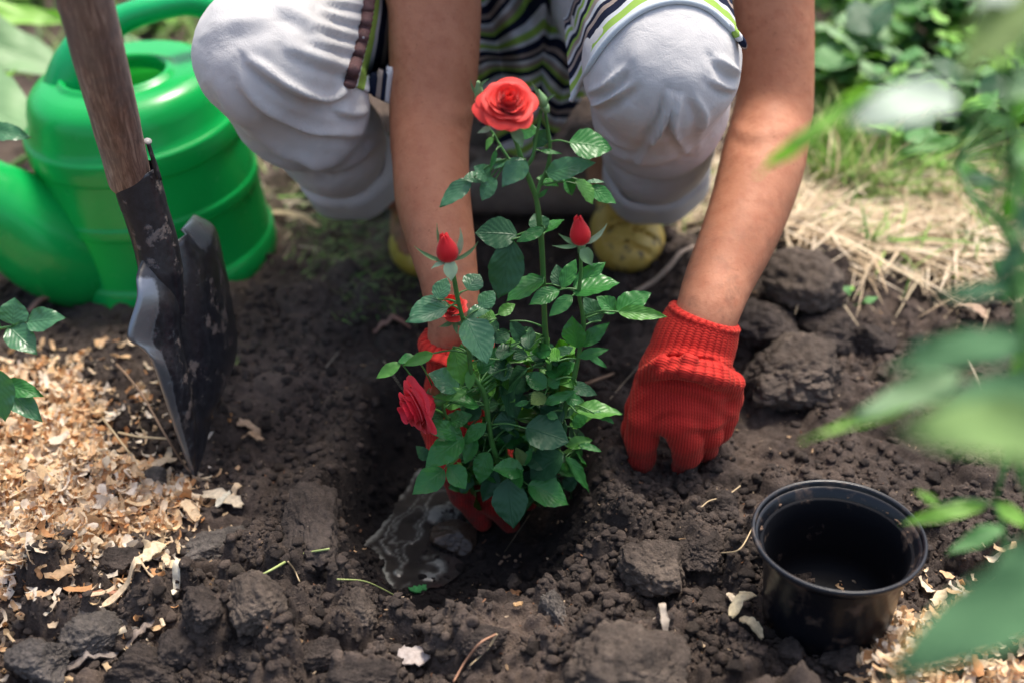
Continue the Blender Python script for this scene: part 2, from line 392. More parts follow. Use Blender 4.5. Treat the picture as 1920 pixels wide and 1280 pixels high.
def ground_fn(x, y):
    w = .006*fbm(x*9, y*9, s=3)
    sdp = poly_sd(x+w*1.5, y+.012*fbm(x*16, y*16, s=5), PITP)
    pit = -(-WZ+.004)*sstep(.004, -.060, sdp)
    h = .016*fbm(x*4.2, y*4.2, s=1, o=3)+.008*fbm(x*13, y*13, s=2, o=3)
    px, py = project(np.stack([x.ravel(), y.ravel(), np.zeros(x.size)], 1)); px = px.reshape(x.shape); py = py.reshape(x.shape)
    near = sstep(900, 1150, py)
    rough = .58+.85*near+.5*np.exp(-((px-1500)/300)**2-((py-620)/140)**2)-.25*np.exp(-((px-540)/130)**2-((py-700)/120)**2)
    bump_ = 1.0*lumps(x+w, y, .052, 20, .40)*.85+lumps(x, y+w, .027, 30, .6)*.8+lumps(x, y, .0135, 40, .75)*.75+lumps(x, y, .0075, 50, .8)*.65+lumps(x, y, .0046, 60, .85)*.5
    bump_ = bump_+.0030*np.abs(fbm(x*60, y*60, s=9, o=4))
    # banks of dug-out earth beside the hole
    bank = .040*np.exp(-((px-1380)/230)**2-((py-560)/110)**2)+.020*np.exp(-((px-1280)/170)**2-((py-1060)/70)**2)+.022*np.exp(-((px-480)/160)**2-((py-1160)/70)**2)
    bank = bank+.028*np.exp(-((px-1150)/260)**2-((py-1260)/60)**2)+.018*np.exp(-((px-560)/60)**2-((py-960)/60)**2)
    rim = .014*np.exp(-((sdp-.012)/.018)**2)
    calm = 1-.75*sstep(.02, -.05, sdp)
    z = pit+h*(1-.8*sstep(.01, -.04, sdp))+rough*bump_*calm+bank+rim
    far = sstep(2.6, 5.0, np.hypot(x, y-1.2)); z = z*(1-far)
    sd = poly_sd(x, y, PUD)
    floor = np.where(sd < 0, WZ-.0015-.005*sstep(0, -.02, sd), WZ+.0004+np.clip(sd, 0, 1)*.42)+.0026*fbm(x*75, y*75, s=8, o=4)*sstep(-.012, .004, sd)+.35*lumps(x, y, .010, 44, .8)*sstep(-.002, .008, sd)
    k = sstep(.035, .0, sd)
    z = z*(1-k)+np.minimum(z, floor)*k
    tone = sstep(.25, .75, rough*.5+bank*14+.35*fbm(x*6, y*6, s=33)+.25*fbm(x*30, y*30, s=35))
    qp = np.hypot(x-.2325, y-.774); kk = sstep(.085, .052, qp); z = z*(1-kk)+(.019+.002*bump_/.01)*kk
    wet = sstep(.035, -.03, sdp)*1.0
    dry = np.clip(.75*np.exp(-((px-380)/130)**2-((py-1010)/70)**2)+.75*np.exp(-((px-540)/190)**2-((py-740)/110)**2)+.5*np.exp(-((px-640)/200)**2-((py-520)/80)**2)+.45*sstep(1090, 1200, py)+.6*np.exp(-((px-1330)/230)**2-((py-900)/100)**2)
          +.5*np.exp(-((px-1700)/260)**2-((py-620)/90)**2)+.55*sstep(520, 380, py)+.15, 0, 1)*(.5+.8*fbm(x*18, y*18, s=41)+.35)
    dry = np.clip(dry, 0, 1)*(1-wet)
    gl = sstep(.022, .0, sd)*.9+.75*np.exp(-((px-850)/95)**2-((py-1112)/52)**2)*sstep(-.005, -.03, z)
    return z, np.stack([np.clip(wet, 0, 1), dry, np.clip(gl, 0, 1)], -1)
def axis(lo, hi, step, far, g=1.13):
    a = [lo]; s = step
    while a[-1] > -far: s *= g; a.append(a[-1]-s)
    b = [hi]; s = step
    while b[-1] < far: s *= g; b.append(b[-1]+s)
    return np.array(sorted(a[1:])+list(np.arange(lo, hi, step))+b)
def axis_y():
    a = [.70]; s = .0019
    while a[-1] < 1.25: a.append(a[-1]+s)
    while a[-1] < 2.6: s = min(s*1.006, .012); a.append(a[-1]+s)
    while a[-1] < 60: s *= 1.14; a.append(a[-1]+s)
    b = [.70]; s = .0022
    while b[-1] > -60: s *= 1.008 if b[-1] > .25 else 1.10; b.append(b[-1]-s)
    return np.array(sorted(b[1:])+a)
gx = axis(-.60, .62, .0021, 60); gy = axis_y()
GXX, GYY = np.meshgrid(gx, gy); GZ, GC = ground_fn(GXX, GYY)
def gz(x, y):
    x = np.asarray(x, float); y = np.asarray(y, float)
    i = np.clip(np.searchsorted(gx, x)-1, 0, len(gx)-2); j = np.clip(np.searchsorted(gy, y)-1, 0, len(gy)-2)
    fx = (x-gx[i])/(gx[i+1]-gx[i]); fy = (y-gy[j])/(gy[j+1]-gy[j])
    return (GZ[j, i]*(1-fx)+GZ[j, i+1]*fx)*(1-fy)+(GZ[j+1, i]*(1-fx)+GZ[j+1, i+1]*fx)*fy
def GP(px, py, up=0.0):
    """the point of the real soil surface seen at that spot"""
    r = ray(px, py); z = 0.0
    for _ in range(12):
        p = O+r*((z-CAM_H)/r[2]); z = .5*z+.5*float(gz(p[0], p[1]))
    p = O+r*((z-CAM_H)/r[2]); p[2] += up; return p
gV = np.stack([GXX.ravel(), GYY.ravel(), GZ.ravel()], 1)
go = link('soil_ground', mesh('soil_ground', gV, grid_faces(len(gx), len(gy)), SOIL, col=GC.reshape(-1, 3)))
tag(go, kind='structure')

# muddy water at the bottom of the hole
m, nt, b = mat('muddy_water'); Lk = nt.links.new
pz = gpos(nt); n1 = noise(nt, 22, 4, .55, pz, 2.0); n2 = noise(nt, 70, 3, .6, pz, 1.2)
c = ramp(nt, n1.outputs[0], [(.30, (.026, .023, .021)), (.6, (.036, .032, .029)), (.85, (.075, .07, .063))]).outputs[0]
a = attr(nt); s_ = nt.nodes.new('ShaderNodeSeparateColor'); Lk(a.outputs['Color'], s_.inputs[0])
sc = maths(nt, 'MULTIPLY', s_.outputs[0], maths(nt, 'MULTIPLY_ADD', n2.outputs[0], 2.2, -.15, clamp=True), clamp=True)
c = mixc(nt, sc, c, (.20, .205, .185)); Lk(c, b.inputs['Base Color'])
Lk(maths(nt, 'MULTIPLY_ADD', sc, .35, .06), b.inputs['Roughness']); Lk(bump(nt, n1.outputs[0], .12, .002), b.inputs['Normal'])
b.inputs['Specular IOR Level'].default_value = .6
WATER = m
xs = np.arange(PUD[:, 0].min()-.02, PUD[:, 0].max()+.02, .0017); ys = np.arange(PUD[:, 1].min()-.02, PUD[:, 1].max()+.02, .0017)
XX, YY = np.meshgrid(xs, ys); sd = poly_sd(XX, YY, PUD); F = grid_faces(len(xs), len(ys))
k = (sd.ravel()[F] < .016).all(1); F = F[k]; use = np.unique(F); rm = np.full(XX.size, -1); rm[use] = np.arange(len(use))
dz_ = WZ-gz(XX, YY); wq = .02*fbm(XX*28, YY*28, s=78); scum = np.clip(sstep(.0022, .0006, dz_)*sstep(.42, .66, .5+.9*fbm(XX*40, YY*40, s=77)+.14)+.85*np.exp(-((sd+.0115+wq)/.0011)**2)+.6*np.exp(-((sd+.019+wq*1.5)/.0009)**2), 0, 1)
V = np.stack([XX.ravel(), YY.ravel(), (WZ+.0008*fbm(XX*50, YY*50, s=12)+.0012*scum).ravel()], 1)[use]
tag(link('puddle_water', mesh('puddle_water', V, rm[F].astype(np.int32), WATER, col=np.repeat(scum.ravel()[use][:, None], 3, 1))), kind='structure')

# ------------------------------------------------------------------ clods
def ico(sub):
    import bmesh
    bm = bmesh.new(); bmesh.ops.create_icosphere(bm, subdivisions=sub, radius=1)
    V = np.array([v.co[:] for v in bm.verts]); F = np.array([[v.index for v in f.verts] for f in bm.faces], dtype=np.int32); bm.free(); return V, F
I1, I2, I5, I6 = ico(1), ico(2), ico(5), ico(6)
def clod_shape(base, seed, ang=.35, fine=.06):
    V, F = base; rs = np.random.RandomState(seed); D = V.copy(); r = np.ones(len(V))
    for k in range(9):                                               # broken flat faces
        n = rs.randn(3); n /= np.linalg.norm(n); c = .50+.32*rs.rand(); p = V@n*r
        r = np.where(p > c, r*(c/np.maximum(p, 1e-6))*(.75+.25*ang)+r*(.25-.25*ang), r)
    o = seed*3.1
    r = r*(1+.20*fbm(V[:, 0]*1.6+o, V[:, 1]*1.6, V[:, 2]*1.6, o=3, s=seed)+fine*1.6*fbm(V[:, 0]*5+o, V[:, 1]*5, V[:, 2]*5, o=4, s=seed+3, g=.65))
    q = V*7+o; r = r+fine*1.7*np.abs(vnoise(q[:, 0]*.7+3, q[:, 1]*.7, q[:, 2]*.7, seed+5))+fine*.8*np.abs(vnoise(q[:, 0]*2, q[:, 1]*2, q[:, 2]*2, seed))-fine*.8*np.maximum(vnoise(q[:, 0]*.9, q[:, 1]*.9, q[:, 2]*.9, seed+9)-.25, 0)
    return V*r[:, None], F
def clod(px, py, w, h, label, m=CLOD, seed=1, tall=.8, sink=.35, base=None, yaw=0, group=None, name='soil_clod'):
    s = mpp(GP(px, py))*(.92 if py > 850 else 1); rx = w*s/2; ry = h*s/2/.75
    V, F = clod_shape(base or I5, seed); V = V*np.array([rx, ry, rx*tall if h < w*1.2 else ry*tall]); ca, sa = math.cos(yaw), math.sin(yaw)
    V = V@np.array([[ca, sa, 0], [-sa, ca, 0], [0, 0, 1]])
    p = GP(px, py+h*.15); rz = V[:, 2].max(); V = V+np.array([p[0], p[1], gz(p[0], p[1])+rz*(1-2*sink)])
    return alone(name, V, F, m, label, 'soil clod', group)
clod(1478, 718, 225, 150, 'largest dried soil clod with a pale crumbly top, beside the raised red glove', CLODT, 3, .62, .18, I6, .2)
clod(1500, 545, 150, 120, 'dark soil clod with a flat pale side, in front of the straw', CLODT, 8, .8, .25, I5, .6)
clod(1425, 600, 170, 150, 'broad low mound of brown soil behind the big pale clod', CLOD, 12, .6, .35, I6, 1.1)
clod(1555, 625, 120, 80, 'knobbly soil clod just beyond the big pale clod', CLOD, 14, .7, .3)
clod(1630, 640, 90, 60, 'small dark soil clod right of the knobbly one, near the blurred leaves', CLOD, 15, .7, .3)
clod(1228, 1060, 135, 120, 'rough soil clod with a sandy top, on the bank between hole and black pot', CLODT, 21, .85, .25, I6, .4)
clod(1310, 1030, 110, 90, 'crumbly dark soil clod between the sandy clod and the black pot', CLOD, 22, .7, .3, I6)
clod(1170, 1262, 300, 170, 'very large rounded brown soil mound in front of the hole', CLODT, 25, .6, .35, I6)
clod(1355, 945, 90, 60, 'low soil clod right below the red glove beside a thin straw', CLOD, 27, .6, .4)
clod(375, 1140, 88, 80, 'dark round soil clod below the thin white wood splinter', CLOD, 31, .85, .25, I6)
clod(478, 1135, 125, 120, 'angular brown soil clod with a flat slanting face, below a green grass stem', CLODT, 33, .8, .25, I6, .5)
clod(340, 1215, 90, 80, 'brown soil clod in front of the dark round clod', CLOD, 35, .8, .3)
clod(665, 1140, 90, 85, 'soil clod with a flat shiny face at the front lip of the hole', CLODT, 37, .8, .25, I6, .8)
clod(270, 1262, 190, 80, 'wide brown soil clod at the front edge below the grey clods', CLOD, 39, .6, .35, I6)
clod(400, 1020, 150, 95, 'pale grey dried soil lump at the edge of the wood shavings', CLODG, 41, .45, .4, I6)
clod(215, 1050, 105, 70, 'black soil clod among the shavings, left of the grey lump', CLOD, 43, .6, .3)
clod(170, 1190, 130, 100, 'grey clod with a flat bright facet in the lower left', CLODG, 45, .7, .25, I6, .9)
clod(80, 1235, 130, 90, 'grey dusty clod in the lower left corner, beside the clod with the bright facet', CLODG, 47, .7, .3, I6)
clod(225, 1152, 40, 34, 'small pale grey pebble-like clod above the faceted grey clod', CLODG, 49, .7, .3)
clod(590, 965, 130, 190, 'long steep block of soil along the left lip of the hole', CLOD, 51, .45, .42, I6, .2)
clod(285, 905, 75, 62, 'grey soil clod in the shavings beside the shovel tip', CLODG, 53, .7, .3)
clod(1040, 1150, 60, 75, 'pointed pale grey-green stone-like clod on the front slope of the hole', CLODG, 55, .95, .2, I6, .3)
clod(962, 1090, 34, 34, 'small round brown clod beside the dry leaf in the hole', CLODT, 57, .8, .3)
clod(1480, 1225, 70, 60, 'round clod in front of the black pot, left of the shavings', CLOD, 59, .8, .3)
clod(1585, 1240, 100, 60, 'low clod in front of the black pot, touching the right-hand shavings', CLOD, 60, .7, .3)
clod(1395, 1165, 80, 55, 'clod left of the black pot behind the pale wood chips', CLOD, 61, .7, .3)
clod(35, 900, 90, 45, 'black soil patch showing through the shavings at the left edge', CLOD, 62, .45, .35)
clod(1330, 1130, 90, 60, 'flat brown clod left of the black pot rim', CLOD, 63, .6, .3)
clod(900, 1200, 110, 60, 'low brown clod right of the white flake', CLOD, 64, .5, .35, I6)
clod(590, 1225, 120, 70, 'low brown clod left of the white flake', CLOD, 65, .6, .35, I6)
clod(690, 1270, 160, 70, 'brown clod under the white flake at the front edge', CLOD, 66, .5, .35, I6)
clod(470, 1235, 100, 60, 'dark clod behind the front edge, below the angular clod', CLOD, 67, .6, .35, I6)
# stone half under water
sV, sF = clod_shape(I5, 91, .8, .02); c0 = G(850, 1012, WZ); sV = sV*np.array([.020, .022, .014])+c0+np.array([0, 0, .002])
alone('stone', sV, sF, plain('wet_brown_stone', (.060, .042, .030), .35, .35, 80, .001), 'smooth brown wet stone standing out of the muddy puddle', 'stone')
# loose middle-sized clods
spots = [(430,930,26),(520,880,22),(610,1080,30),(720,1215,30),(830,1225,28),(1000,1220,34),(930,1250,26),(1080,1180,28),(1130,1130,30),(1400,1080,30),(1370,1010,24),
 (1290,960,26),(1420,900,22),(1500,860,26),(1620,870,24),(1750,900,30),(1800,960,34),(1850,1010,30),(1790,1060,36),(1840,1100,30),(1720,640,30),(1400,500,34),(1360,540,26),
 (1600,560,24),(1480,480,26),(1300,1180,30),(1380,1250,40),(1440,1190,26),(1220,1160,34),(540,1160,34),(600,1150,26),(440,1075,30),(520,1040,28),(300,1110,26),(120,1140,30),
 (260,1180,24),(420,1200,28),(640,820,20),(560,830,22),(500,800,20),(460,850,22),(1150,700,24),(1130,640,26),(1180,600,24),(620,700,22),(1230,560,22),(1110,1010,24),(1170,960,26)]
meds = [clod_shape(I2 if False else ico(3), 200+i, .4, .08) for i in range(6)]; medme = None; medl = []
for i, (V, F) in enumerate(meds): medl.append(mesh('loose_clod', V*np.array([1, 1, .78]), F, [CLOD, CLODT, CLOD][i % 3]))
for i, (px, py, w) in enumerate(spots):
    p = GP(px, py); o = link('loose_clod', medl[i % 6]); s = w*mpp(p)/2*(.9+.3*RS.rand())
    o.location = (p[0], p[1], p[2]+s*.35); o.scale = (s, s*(.8+.3*RS.rand()), s); o.rotation_euler = (0, 0, RS.rand()*6.28)
    tag(o, 'small loose brown crumb of soil, walnut-sized or less, lying on the dug bed', 'soil clod', 'small loose clods scattered over the bed')
# crumbs: everything nobody could count
def rpts(n, yr=(330, 1300), xr=(-60, 1980), yp=.75):
    px = RS.uniform(*xr, n); py = yr[0]+(yr[1]-yr[0])*RS.rand(n)**yp
    r = np.stack([(px-960)/FPX, CT+(640-py)/FPX*ST, -ST+(640-py)/FPX*CT], 1); p = O+r*(-CAM_H/r[:, 2])[:, None]
    return px, py, p
def strew(name, P3, bases, sizes, mats_, tint, rots=None, lift=.3, flat=.8, uv=False):
    """many small pieces as one mesh: positions P3, per piece a random base shape"""
    n = len(P3); kind = RS.randint(len(bases), size=n); Vs, Fs, Cs, off = [], [], [], 0
    if rots is None:
        a = RS.rand(n)*6.28; z0 = np.zeros(n); R = np.stack([np.cos(a), -np.sin(a), z0, np.sin(a), np.cos(a), z0, z0, z0, z0+1], 1).reshape(n, 3, 3)
    else: R = rots
    S = np.stack([sizes, sizes*(.7+.4*RS.rand(n)), sizes*flat*(.7+.5*RS.rand(n))], 1)
    for k, (V, F) in enumerate(bases):
        w = np.where(kind == k)[0]
        if not len(w): continue
        q = np.einsum('nij,nvj->nvi', R[w], V[None]*S[w][:, None]) + (P3[w]+np.stack([0*sizes[w], 0*sizes[w], sizes[w]*lift], 1))[:, None]
        Fs.append((F[None]+(off+np.arange(len(w))*len(V))[:, None, None]).reshape(-1, F.shape[1])); Vs.append(q.reshape(-1, 3))
        Cs.append(np.repeat(tint[w], len(V), 0)); off += len(w)*len(V)
    return tag(link(name, mesh(name, np.vstack(Vs), np.vstack(Fs).astype(np.int32), mats_, col=np.vstack(Cs))), kind='stuff')
crb = [clod_shape(I2, 300+i, .8, .20) for i in range(14)]; crs = [clod_shape(I1, 330+i, .8, .2) for i in range(8)]
def crumbs(name, n, bases, lo, hi, yr, yp=.75, wp=2.2):
    px, py, p = rpts(n, yr, yp=yp); k = RS.rand(n) < .5+.9*fbm(p[:, 0]*14, p[:, 1]*14, s=51)
    k &= poly_sd(p[:, 0], p[:, 1], PUD) > .004; p = p[k]; py = py[k]; m_ = len(p); sz = lo+(hi-lo)*RS.rand(m_)**wp
    p[:, 2] = gz(p[:, 0], p[:, 1])
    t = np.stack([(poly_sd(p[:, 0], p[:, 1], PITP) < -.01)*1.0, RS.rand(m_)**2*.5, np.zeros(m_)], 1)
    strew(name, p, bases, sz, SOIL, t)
crumbs('soil_crumbs', 17000, crb, .0015, .0056, (330, 1300))
crumbs('fine_soil_crumbs', 26000, crs, .0007, .0022, (560, 1300))
# ------------------------------------------------------------------ wood shavings, straw, grass
def tinted(name, rough=.7, trans=0.0, spec=.3, bmp=0):
    m, nt, b = mat(name); a = attr(nt); n = noise(nt, 300, 3, .6, gpos(nt))
    c = mixc(nt, 1.0, a.outputs['Color'], ramp(nt, n.outputs[0], [(.3, (.75, .72, .7)), (.7, (1.1, 1.1, 1.1))]).outputs[0], 'MULTIPLY')
    nt.links.new(c, b.inputs['Base Color']); b.inputs['Roughness'].default_value = rough; b.inputs['Specular IOR Level'].default_value = spec
    if trans:
        t = nt.nodes.new('ShaderNodeBsdfTranslucent'); nt.links.new(c, t.inputs[0]); mx = nt.nodes.new('ShaderNodeMixShader'); mx.inputs[0].default_value = trans
        nt.links.new(b.outputs[0], mx.inputs[1]); nt.links.new(t.outputs[0], mx.inputs[2]); nt.links.new(mx.outputs[0], nt.nodes['Material Output'].inputs[0])
    return m
WOODCHIP = tinted('fresh_wood', .65, .2); DRYGRASS = tinted('dry_grass', .6, .2); GREENGRASS = tinted('green_grass', .5, .3)
def chip(seed, n=6, curl=2.2, asp=.45):
    rs = np.random.RandomState(seed); c = curl*(.15+rs.rand()); tw = rs.uniform(-.9, .9); V = []
    for i in range(n):
        t = i/(n-1)-.5; a = c*t
        p = np.array([math.sin(a)/c, 0, (1-math.cos(a))/c]); w = asp*(.35+.5*rs.rand())*(1-.5*abs(t))*(.8+.4*rs.rand())
        s = np.array([math.sin(tw*t)*.2, math.cos(tw*t), math.sin(tw*t)])
        V += [p-s*w+rs.randn(3)*.02, p+np.array([0, 0, .05])+rs.randn(3)*.03, p+s*w+rs.randn(3)*.02]
    return np.array(V), grid_faces(3, n)
chips = [chip(i, 6, [1.6, 3.2, 6.0][i % 3], [.3, .36, .15][i % 3]) for i in range(18)]
def rrot(n, tilt):
    a, b, c = RS.rand(n)*6.28, RS.randn(n)*tilt, RS.randn(n)*tilt; O_ = np.zeros((n, 3, 3)); z0 = np.zeros(n); o1 = z0+1
    Rz = np.stack([np.cos(a), -np.sin(a), z0, np.sin(a), np.cos(a), z0, z0, z0, o1], 1).reshape(n, 3, 3)
    Rx = np.stack([o1, z0, z0, z0, np.cos(b), -np.sin(b), z0, np.sin(b), np.cos(b)], 1).reshape(n, 3, 3)
    Ry = np.stack([np.cos(c), z0, np.sin(c), z0, o1, z0, -np.sin(c), z0, np.cos(c)], 1).reshape(n, 3, 3)
    return Rz@Rx@Ry
PALW = np.array([(.74, .54, .32), (.78, .60, .40), (.74, .50, .28), (.82, .68, .50), (.72, .48, .27), (.58, .30, .13), (.84, .74, .60), (.80, .66, .46)])
def shavings(name, n, yr, xr, region, extra=0):
    px, py, p = rpts(n, yr, xr, .9); sd = poly_sd(p[:, 0]+.02*fbm(p[:, 0]*22, p[:, 1]*22, s=61), p[:, 1]+.02*fbm(p[:, 0]*22, p[:, 1]*22, s=63), region)
    den = np.where(sd < -.012, 1.0, np.where(sd < .004, .8, .22*np.exp(-(sd-.004)/.035)+extra))
    k = RS.rand(n) < den; p, sd = p[k], sd[k]; m_ = len(p); heap = sstep(.0, -.035, sd)
    p[:, 2] = gz(p[:, 0], p[:, 1])+.001+heap*(.004+.011*RS.rand(m_))
    sz = .0065+.0165*RS.rand(m_)**1.8; t = PALW[RS.randint(len(PALW), size=m_)]*(.85+.35*RS.rand(m_))[:, None]
    strew(name, p, chips, sz, WOODCHIP, t, rrot(m_, .42), .08, 1.0)
shavings('pine_shavings', 17000, (660, 1300), (-260, 440), SHAV)
shavings('scattered_shavings', 3000, (1090, 1400), (1560, 2200), SHAV2)
# a few stray flecks of bark and chip over the soil
px, py, p = rpts(1100, (260, 1290), (250, 1900)); k = (poly_sd(p[:, 0], p[:, 1], PUD) > .004); p = p[k]; p[:, 2] = gz(p[:, 0], p[:, 1])+.001
strew('bark_flecks', p, chips, .002+.004*RS.rand(len(p))**2, WOODCHIP, np.array([(.45, .30, .17), (.22, .11, .06), (.55, .42, .28)])[RS.randint(3, size=len(p))], rrot(len(p), .4), .1, 1.0)

def one_chip(px, py, x2, y2, w, col, label, name='wood_shaving', cat='wood shaving', seed=1, arch=.25, matl=None, thick=.0009, jag=.25):
    lf = .013 if 1340 < px < 1440 and py > 1100 else .006; a, b = GP(px, py, lf), GP(x2, y2, lf); rs = np.random.RandomState(seed); L = np.linalg.norm(b-a); ww = w*mpp(a)/2; n = 12; ax = (b-a)/L
    s = np.cross([0, 0, 1.0], ax); s /= np.linalg.norm(s); top = []
    for i in range(n):
        t = i/(n-1); p = a+(b-a)*t; p[2] = max(float(gz(p[0], p[1]))+lf*.55, p[2]-.004)+.0015+arch*L*math.sin(math.pi*t)*.5
        e = min(1, 5*min(t, 1-t)+.35)*ww
        for u in (-1, -.35, .35, 1): top.append(p+s*u*e*(1+jag*rs.randn()*.5)+np.array([0, 0, .25*ww*(1-u*u)+.0004*rs.randn()])+ax*jag*ww*rs.randn()*.4)
    top = np.array(top); V = np.vstack([top, top-np.array([0, 0, thick])]); m_ = len(top); F = grid_faces(4, n).tolist()
    F2 = [[x+m_ for x in f[::-1]] for f in F]; E = []
    for i in range(n-1): E += [[i*4, i*4+m_, (i+1)*4+m_, (i+1)*4], [i*4+3, (i+1)*4+3, (i+1)*4+3+m_, i*4+3+m_]]
    for j in range(3): E += [[j, j+1, j+1+m_, j+m_], [(n-1)*4+j, (n-1)*4+j+m_, (n-1)*4+j+1+m_, (n-1)*4+j+1]]
    m2 = matl or WOODCHIP
    return alone(name, V, F+F2+E, m2, label, cat, col=np.tile(np.array(col)*(.9+.2*rs.rand(len(V), 1)), (1, 1)))
CR = (.78, .62, .42)
one_chip(195, 1142, 292, 1092, 20, CR, 'long pale wood splinter lying at the lower edge of the shavings', seed=1)
one_chip(325, 1122, 360, 1078, 15, (.78, .72, .58), 'thin white wood splinter above the dark round clod', seed=2, arch=.1)
one_chip(262, 1062, 310, 1030, 28, (.80, .70, .48), 'broad cream shaving at the right rim of the shavings heap, beside the grey lump', seed=3)
one_chip(311, 1045, 316, 1068, 14, CR, 'small curled cream shaving under the broad one', seed=4)
one_chip(380, 930, 455, 955, 26, (.70, .60, .45), 'crumpled pale shaving between shovel tip and grey lump', seed=5, jag=.5)
one_chip(345, 945, 372, 985, 22, (.74, .56, .36), 'orange-cream curled shaving left of the crumpled pale one', seed=6)
one_chip(445, 800, 492, 818, 24, (.66, .48, .33), 'knot of tan shavings on bare soil right of the shovel', seed=7, jag=.6)
one_chip(455, 826, 495, 832, 14, (.55, .38, .24), 'lower thin tan shaving under the knot, right of the shovel', seed=8)
one_chip(270, 892, 332, 868, 20, (.66, .52, .36), 'tan bark strip left of the shovel tip', seed=9)
one_chip(405, 957, 432, 928, 13, (.66, .62, .5), 'pale greenish sliver beside the steep soil block', seed=10)
one_chip(436, 936, 450, 915, 15, (.72, .55, .36), 'small cream chip at the top of the steep soil block', seed=11)
one_chip(1368, 1175, 1408, 1132, 24, (.74, .64, .42), 'pale tan wood chip standing left of the black pot', seed=12, arch=.5)
one_chip(1385, 1178, 1428, 1215, 20, (.74, .62, .40), 'second wood chip left of the black pot, pointing down to the front', seed=13, arch=.5)
one_chip(1362, 1130, 1376, 1148, 12, (.66, .56, .42), 'tiny pale chip behind the two chips left of the black pot', seed=14)
one_chip(1225, 1180, 1248, 1205, 13, (.55, .47, .38), 'small pale chip on the rim of the big front mound', seed=15)
one_chip(935, 1128, 975, 1118, 20, (.38, .20, .10), 'torn orange-brown dry leaf lying on the front slope of the hole', 'dry_leaf', 'dry leaf', seed=16, jag=.5)
one_chip(962, 1142, 980, 1136, 10, (.50, .32, .16), 'tiny orange leaf scrap below the torn dry leaf', 'dry_leaf', 'dry leaf', seed=17)
one_chip(1800, 578, 1850, 604, 20, (.50, .36, .26), 'curled tan dead leaf on the soil below the straw, near the blurred branch', 'dry_leaf', 'dry leaf', seed=18, arch=.4)
one_chip(748, 1232, 806, 1238, 46, (.50, .44, .41), 'flat pale grey-pink flake with ragged edges in front of the hole', 'bark_flake', 'flake', seed=19, jag=.3, arch=.02)
one_chip(145, 1130, 235, 1118, 15, (.50, .26, .17), 'reddish brown bark sliver at the bottom of the shavings', 'bark_sliver', 'bark sliver', seed=20)
one_chip(235, 1222, 292, 1178, 17, (.30, .24, .20), 'grey-brown stick fragment between the grey clods and the dark round clod', 'stick', 'stick', seed=21)
one_chip(120, 1262, 226, 1230, 20, (.34, .29, .26), 'grey wood strip lying across the clods in the lower left', 'stick', 'stick', seed=22)
one_chip(700, 630, 770, 622, 18, (.42, .24, .19), 'pinkish bark piece lying beyond the hole, left of the folded glove cuff', 'bark_sliver', 'bark sliver', seed=23)
one_chip(500, 405, 600, 432, 16, (.60, .48, .30), 'pale stalk on the ground between can and rolled trouser cuff', 'dry_stalk', 'stalk', seed=24)

px, py, p = rpts(520, (250, 900), (420, 1900)); k = (poly_sd(p[:, 0], p[:, 1], PUD) > .004) & (RS.rand(len(py)) < .05+.95*sstep(600, 380, py)); p = p[k]; p[:, 2] = gz(p[:, 0], p[:, 1])+.003
LITT = p
STRW = plain('dry_straw', (.50, .38, .22), .6, .2, 90); GSTEM = plain('green_straw', (.38, .45, .16), .5, .2, 90); TWIG = plain('brown_twig', (.24, .15, .09), .7, .3, 90)
ROOTM = plain('pale_root', (.48, .36, .26), .7, .25, 60, .0006)
def stalk(name, cat, label, pts, r, m, heights=None):
    P = []
    pts = [(q[0], q[1], (q[2] if len(q) > 2 else 0)+.006) for q in pts]
    for i, q in enumerate(pts):
        p = GP(q[0], q[1], .002); 
        if len(q) > 2: p = GP(q[0], q[1]); r_ = ray(q[0], q[1]); p = O+r_*((gz(p[0], p[1])+q[2]-CAM_H)/r_[2])
        P.append(p)
    V, F = tube(P, r, 6, len(P)*6); return alone(name, V, F, m, label, cat)
stalk('dry_twig', 'dry twig', 'long thin bent brown stem leaning in front of the shovel blade', [(218,682,.02),(240,705,.03),(270,745,.03),(310,815,.018),(345,870,.006),(362,888,0)], [.0009,.0011,.0010,.0008], TWIG)
stalk('dry_twig', 'dry twig', 'shorter thin dry stem crossing the shavings, left of the long bent stem', [(192,783,.02),(215,812,.018),(240,845,.01),(258,866,.002)], [.0009,.0009], STRW)
stalk('dry_twig', 'dry twig', 'horizontal dry stem lying on soil behind the long bent stem', [(222,810,.012),(260,818,.01),(315,822,.006)], [.0011,.0009], STRW)
stalk('grass_stalk', 'grass stalk', 'thin green seed stem lying on the left bank of the hole', [(455,1090,.004),(500,1072,.014),(560,1040,.02),(617,1028,.016)], [.0007,.0011,.0009], GSTEM)
stalk('grass_stalk', 'grass stalk', 'short side sprig hanging from the green seed stem', [(540,1052,.018),(552,1068,.012),(562,1090,.004)], [.0006,.0006], STRW)
stalk('dry_straw', 'straw', 'longer half of a folded reddish straw at the front edge, in front of the hole', [(850,1278,.004),(872,1240,.008),(900,1205,.012),(930,1188,.010)], [.0009,.0008], plain('red_straw', (.42, .22, .13), .6, .2, 90))
stalk('dry_straw', 'straw', 'shorter straw meeting the folded reddish straw at its upper end', [(932,1187,.010),(915,1215,.010),(880,1248,.006)], [.0008,.0006], STRW)
stalk('dry_straw', 'straw', 'fine curved straw beside the left rim of the black pot', [(1352,1036,.004),(1385,1030,.008),(1405,1000,.02),(1418,970,.03)], [.0006,.0006], STRW)
stalk('dry_straw', 'straw', 'thin looping straw on the soil below the raised glove', [(1315,950,.006),(1330,938,.009),(1360,930,.008),(1388,910,.008)], [.0006,.0006], STRW)
stalk('dry_straw', 'straw', 'thin straw lying over the left front lip of the hole', [(632,1085,.004),(680,1088,.010),(715,1102,.006),(745,1118,.002)], [.0006,.0006], GSTEM)
